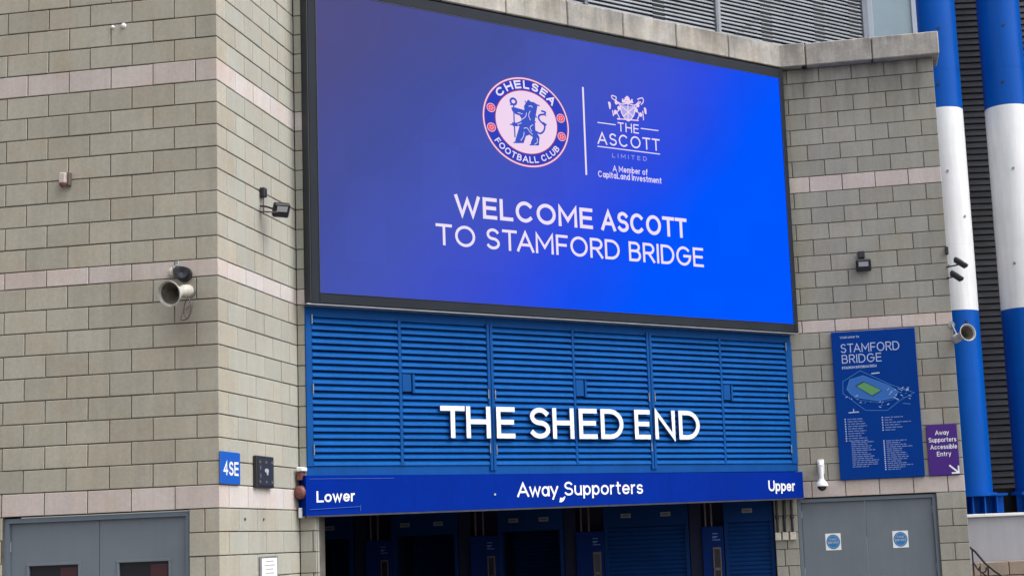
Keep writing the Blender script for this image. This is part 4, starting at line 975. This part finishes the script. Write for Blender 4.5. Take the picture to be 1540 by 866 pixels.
# purple sign
t = Thing('accessible_entry_sign', 'small purple sign for Away Supporters Accessible Entry with white arrow', 'sign', 'D', -.26, 0, 2.31)
bm = NB(); box(bm, -.458, -.056, -.03, -.004, 2.31, 2.987, bev=.004); t.part('sign_panel', bm, 'purple')
bm = NB(); y = -.032
for tx, a, b, z in (('Away', -.345, -.165, 2.850), ('Supporters', -.435, -.075, 2.755), ('Accessible', -.42, -.072, 2.660), ('Entry', -.34, -.155, 2.565)):
    text(bm, tx, a, b, z, z, .062, .14, y)
t.part('lettering', bm, 'letterw')
bm = NB(); ribbon(bm, [(-.19, 2.44), (-.082, 2.345)], .022, y); ribbon(bm, [(-.165, 2.335), (-.072, 2.335), (-.072, 2.43)], .022, y - .0004); t.part('arrow', bm, 'letterw')
# cabling stub holes on side wall
for s, z in ((.58, 1.985), (1.04, 1.985)):
    bm = NB(); cyl(bm, (s, -.012, z), (s, 0, z), .014, n=10)
    single('wall_plug', bm, 'cable', 'dark plug under the 4SE sign' if s < .8 else 'dark plug below the black control box', 'fixing', 'B', s, 0, z)

# ------------------------------------------------------------------ stadium structure behind
# upper steel louvres above the parapet
ul = Thing('steel_louvres', 'galvanised steel louvre bank rising behind the stone parapet', 'louvres', 'C', 2, 1.0, 8.3)
UY = 1.0; bays = [(-3.0, 1.94), (2.0, 4.70), (4.76, 7.10), (7.17, 10.25)]; SLU = {}
pitch = .0605
for a, b in bays:
    for k in range(40):
        z = 8.45 + k * pitch
        if z > 10.8: break
        key = round(b - a, 3)
        if key not in SLU:
            bm = NB(); L = b - a; prof = [(-.022, 0), (-.025, .006), (-.016, .036), (.018, .047), (.022, .043), (-.008, .030)]
            f0 = [bm.verts.new((0, q[0], q[1])) for q in prof]; f1 = [bm.verts.new((L, q[0], q[1])) for q in prof]
            bm.faces.new(f0); bm.faces.new(f1[::-1])
            for i in range(6): bm.faces.new((f0[i], f0[(i + 1) % 6], f1[(i + 1) % 6], f1[i]))
            bmesh.ops.recalc_face_normals(bm, faces=bm.faces); me = bpy.data.meshes.new('slat'); bm.to_mesh(me); bm.free(); me.materials.append(MT['slat']); SLU[key] = me
        o = bpy.data.objects.new('slat', SLU[key]); COL.objects.link(o); o.parent = ul.e
        o.location = (a - 2.0, UY - 1.0 + random.uniform(-.002, .002), z - 8.3 + random.uniform(-.003, .003)); o.rotation_euler = (random.uniform(-.05, .05), random.uniform(-.0006, .0006), 0)
for a, b, m in ((1.94, 2.0, 'slatback'), (4.70, 4.76, 'slatback'), (7.075, 7.115, 'slatback'), (7.115, 7.17, 'post'), (10.16, 10.28, 'slatback')):
    bm = NB(); box(bm, a, b, UY - .05, UY + .12, 8.3, 11, bev=.004); ul.part('mullion', bm, m)
for s in (3.2, 6.02, 8.1, 9.21, 9.98):
    bm = NB(); box(bm, s - .11, s + .11, UY - .0195, UY + .042, 8.3, 11); ul.part('rear_post', bm, 'cladback')
bm = NB(); box(bm, 0, 2.6, UY - .018, UY + .040, -.035, .035)
for v in bm.verts: v.co = Vector((7.2 + v.co.x * .80 - v.co.z * .6, v.co.y, 8.75 + v.co.x * .60 + v.co.z * .8))
bm.verts.index_update(); ul.part('diagonal_brace', bm, 'cladback')
bm = NB(); box(bm, -3.0, 10.28, UY + .044, UY + .06, 8.3, 11); ul.part('back_sheet', bm, 'slatback')

# pale panel beside the louvres
t = Thing('metal_cladding_box', 'pale grey-blue metal box between steel louvres and blue tube', 'cladding', 'W', 5.3, 23.2, 8.3)
bm = NB(); box(bm, 4.955, 5.72, 23.2, 24.0, 8.3, 11.2, bev=.01); t.part('panel', bm, 'panel')
for a, b in ((4.945, 5.03), (5.655, 5.73)):
    bm = NB(); box(bm, a, b, 23.17, 23.198, 8.3, 11.2, bev=.004); t.part('edge_trim', bm, 'paneledge')

# painted steel tubes
def column(label, x, y, r, zw0, zw1):
    t = Thing('steel_column', label, 'column', 'W', x, y, 1.9, group='blue and white painted stadium columns')
    for z0, z1, m in ((2.11, zw0, 'tubeblue'), (zw0 + .002, zw1, 'tubewhite'), (zw1 + .002, 14, 'tubeblue')):
        bm = NB(); cyl(bm, (x, y, z0), (x, y, z1), r, n=64, cap=False); t.part('painted_band', bm, m, smooth=True)
    for z in (3.9, 6.1, 9.0):
        bm = NB(); cyl(bm, (x, y, z), (x, y, z + .012), r + .002, n=64, cap=True); t.part('weld_seam', bm, 'tubewhite' if zw0 < z < zw1 else 'tubeblue', smooth=True)
    for k, (z, an) in enumerate(((4.85, .15), (5.75, -.5), (7.3, -.2), (8.75, -.35), (9.7, -.1), (6.55, .5))):
        a = -math.pi / 2 + an
        bm = NB(); p = Vector((x + r * math.cos(a), y + r * math.sin(a), z)); d = Vector((math.cos(a), math.sin(a), 0)); cyl(bm, p - d * .01, p + d * .012, .022, n=12); t.part('bolt', bm, 'steel' if zw0 < z < zw1 else 'framed')
    bm = NB(); cyl(bm, (x, y, 2.08), (x, y, 2.13), r + .06, n=48); t.part('base_collar', bm, 'tubeblue', smooth=True)
column('blue and white steel column partly behind the right wall corner', 6.235, 24, .335, 5.03, 8.37)
column('blue and white steel column standing clear at the right edge', 7.295, 24, .345, 5.03, 8.37)
column('blue and white steel column beyond the right-hand one', 8.36, 24, .345, 5.03, 8.37)

# ribbed dark cladding
t = Thing('ribbed_cladding', 'dark grey horizontally ribbed wall seen between the painted columns', 'cladding', 'W', 7.5, 24.85, 1.8)
z = 1.86; bm = NB(); prof = [(.03, 0), (-.010, .003), (-.012, .012), (.004, .090), (.03, .096)]
f0 = [bm.verts.new((0, q[0], q[1])) for q in prof]; f1 = [bm.verts.new((4.2, q[0], q[1])) for q in prof]
for i in range(4): bm.faces.new((f0[i], f1[i], f1[i + 1], f0[i + 1]))
bmesh.ops.recalc_face_normals(bm, faces=bm.faces); me = bpy.data.meshes.new('cladding_board'); bm.to_mesh(me); bm.free(); me.materials.append(MT['clad'])
k = 0
while z < 12.2:
    o = bpy.data.objects.new('cladding_board', me); COL.objects.link(o); o.parent = t.e; o.location = (5.75 - 7.5, random.uniform(-.002, .002), z - 1.8 + random.uniform(-.001, .001)); z += .107; k += 1
bm = NB(); box(bm, 5.7, 10, 24.885, 25.1, 1.8, 12.6); t.part('backing', bm, 'cladback')

# plinth with blue fins, pale rendered wall, brown paving and handrail
t = Thing('blue_plinth', 'low blue finned plinth under the painted columns', 'plinth', 'W', 7.4, 23.9, 1.8)
for a, b in ((5.7, 6.72), (6.94, 8.0), (8.1, 9.0)):
    bm = NB(); box(bm, a, b, 23.66, 24.4, 2.075, 2.11, bev=.004); t.part('top_plate', bm, 'tubeblue')
    bm = NB(); box(bm, a, b, 23.95, 24.0, 1.80, 2.075); t.part('back_plate', bm, 'tubeblue')
    x = a + .08
    while x < b:
        bm = NB(); box(bm, x, x + .02, 23.68, 23.95, 1.80, 2.075); t.part('fin', bm, 'tubeblue'); x += .19
bm = NB(); box(bm, 6.6, 7.1, 24.3, 24.36, 1.78, 2.2); t.part('dark_infill', bm, 'cladback')
t = Thing('rendered_wall', 'smooth pale grey low wall with white capping at lower right', 'wall', 'W', 7, 23.6, 0)
bm = NB(); box(bm, 5.2, 10, 23.6, 24.5, .6, 1.75); t.part('wall_face', bm, 'render')
bm = NB(); box(bm, 5.2, 10, 23.56, 24.5, 1.752, 1.80, bev=.006); t.part('white_capping', bm, 'white')
t = Thing('brown_retaining_wall', 'low brown block wall with ragged top in front of grey rendered wall', 'wall', 'W', 7, 23.2, 0)
bm = NB(); box(bm, 5.2, 10, 23.22, 23.58, 0, .84); t.part('core', bm, 'mortar')
x = 5.2; r = 0
for r in range(5):
    zz = .0 + r * .215
    x = 5.2 - (r % 2) * .22
    while x < 9.6:
        bm = NB(); box(bm, x, x + .43, 23.2, 23.59, zz + .004, zz + .211 - (0.004 if r < 4 else random.uniform(0, .012)), bev=.006)
        t.part('block', bm, 'brown'); x += .44
t = Thing('stair_handrail', 'black curved metal stair handrail dropping away at the bottom right corner', 'handrail', 'W', 6.1, 22.8, 0)
bm = NB(); tube(bm, [Vector(p) for p in ((5.78, 22.8, 1.36), (5.90, 22.75, 1.245), (6.02, 22.7, 1.07), (6.14, 22.65, .95), (6.30, 22.6, .82), (6.6, 22.5, .60), (6.9, 22.4, .40))], .019, 10); t.part('top_rail', bm, 'black', smooth=True)
bm = NB(); tube(bm, [Vector(p) for p in ((5.86, 22.78, 1.10), (5.92, 22.75, .98), (6.0, 22.7, .90), (6.2, 22.62, .72), (6.6, 22.5, .42))], .012, 8); t.part('lower_rail', bm, 'black', smooth=True)
for x, z1 in ((5.86, 1.29), (6.06, 1.02), (6.30, .82), (6.6, .6)):
    bm = NB(); cyl(bm, (x, 22.72 - (x - 6) * .3, 0), (x, 22.72 - (x - 6) * .3, z1), .012, n=8); t.part('baluster', bm, 'black', smooth=True)
bm = NB(); tube(bm, [Vector((5.98 + .055 * math.cos(a), 22.7, .98 + .05 * math.sin(a))) for a in [i * .5 for i in range(-8, 2)]], .011, 8); t.part('scroll', bm, 'black', smooth=True)

# roofs that close the building behind the parapets
bm = NB()
pts = [world('C', 0, .42, 0), world('C', 7.3, .42, 0), world('C', 10.3, 1.4, 0), world('C', 2.0, 1.4, 0)]
lo = [bm.verts.new((p.x, p.y, 8.2)) for p in pts]; bm.faces.new(lo)
o = link('flat_roof', bm, 'roof'); o['kind'] = 'structure'

# ------------------------------------------------------------------ ground
def sheet(name, x0, x1, y0, y1, z, m):
    bm = NB(); bm.faces.new([bm.verts.new(p) for p in ((x0, y0, z), (x1, y0, z), (x1, y1, z), (x0, y1, z))]); o = link(name, bm, m); o['kind'] = 'structure'; return o
sheet('ground', -300, 300, -300, 300, 0, 'asphalt')
sheet('pavement', -9, 10, 8, 22.5, .004, 'paving')
bm = NB(); bm.faces.new([bm.verts.new((p.x, p.y, .008)) for p in (world('C', .2, -.1, 0), world('C', 7.0, -.1, 0), world('D', -2.57, .4, 0), world('D', -9.6, .4, 0))]); o = link('recess_floor', bm, 'asphalt'); o['kind'] = 'structure'
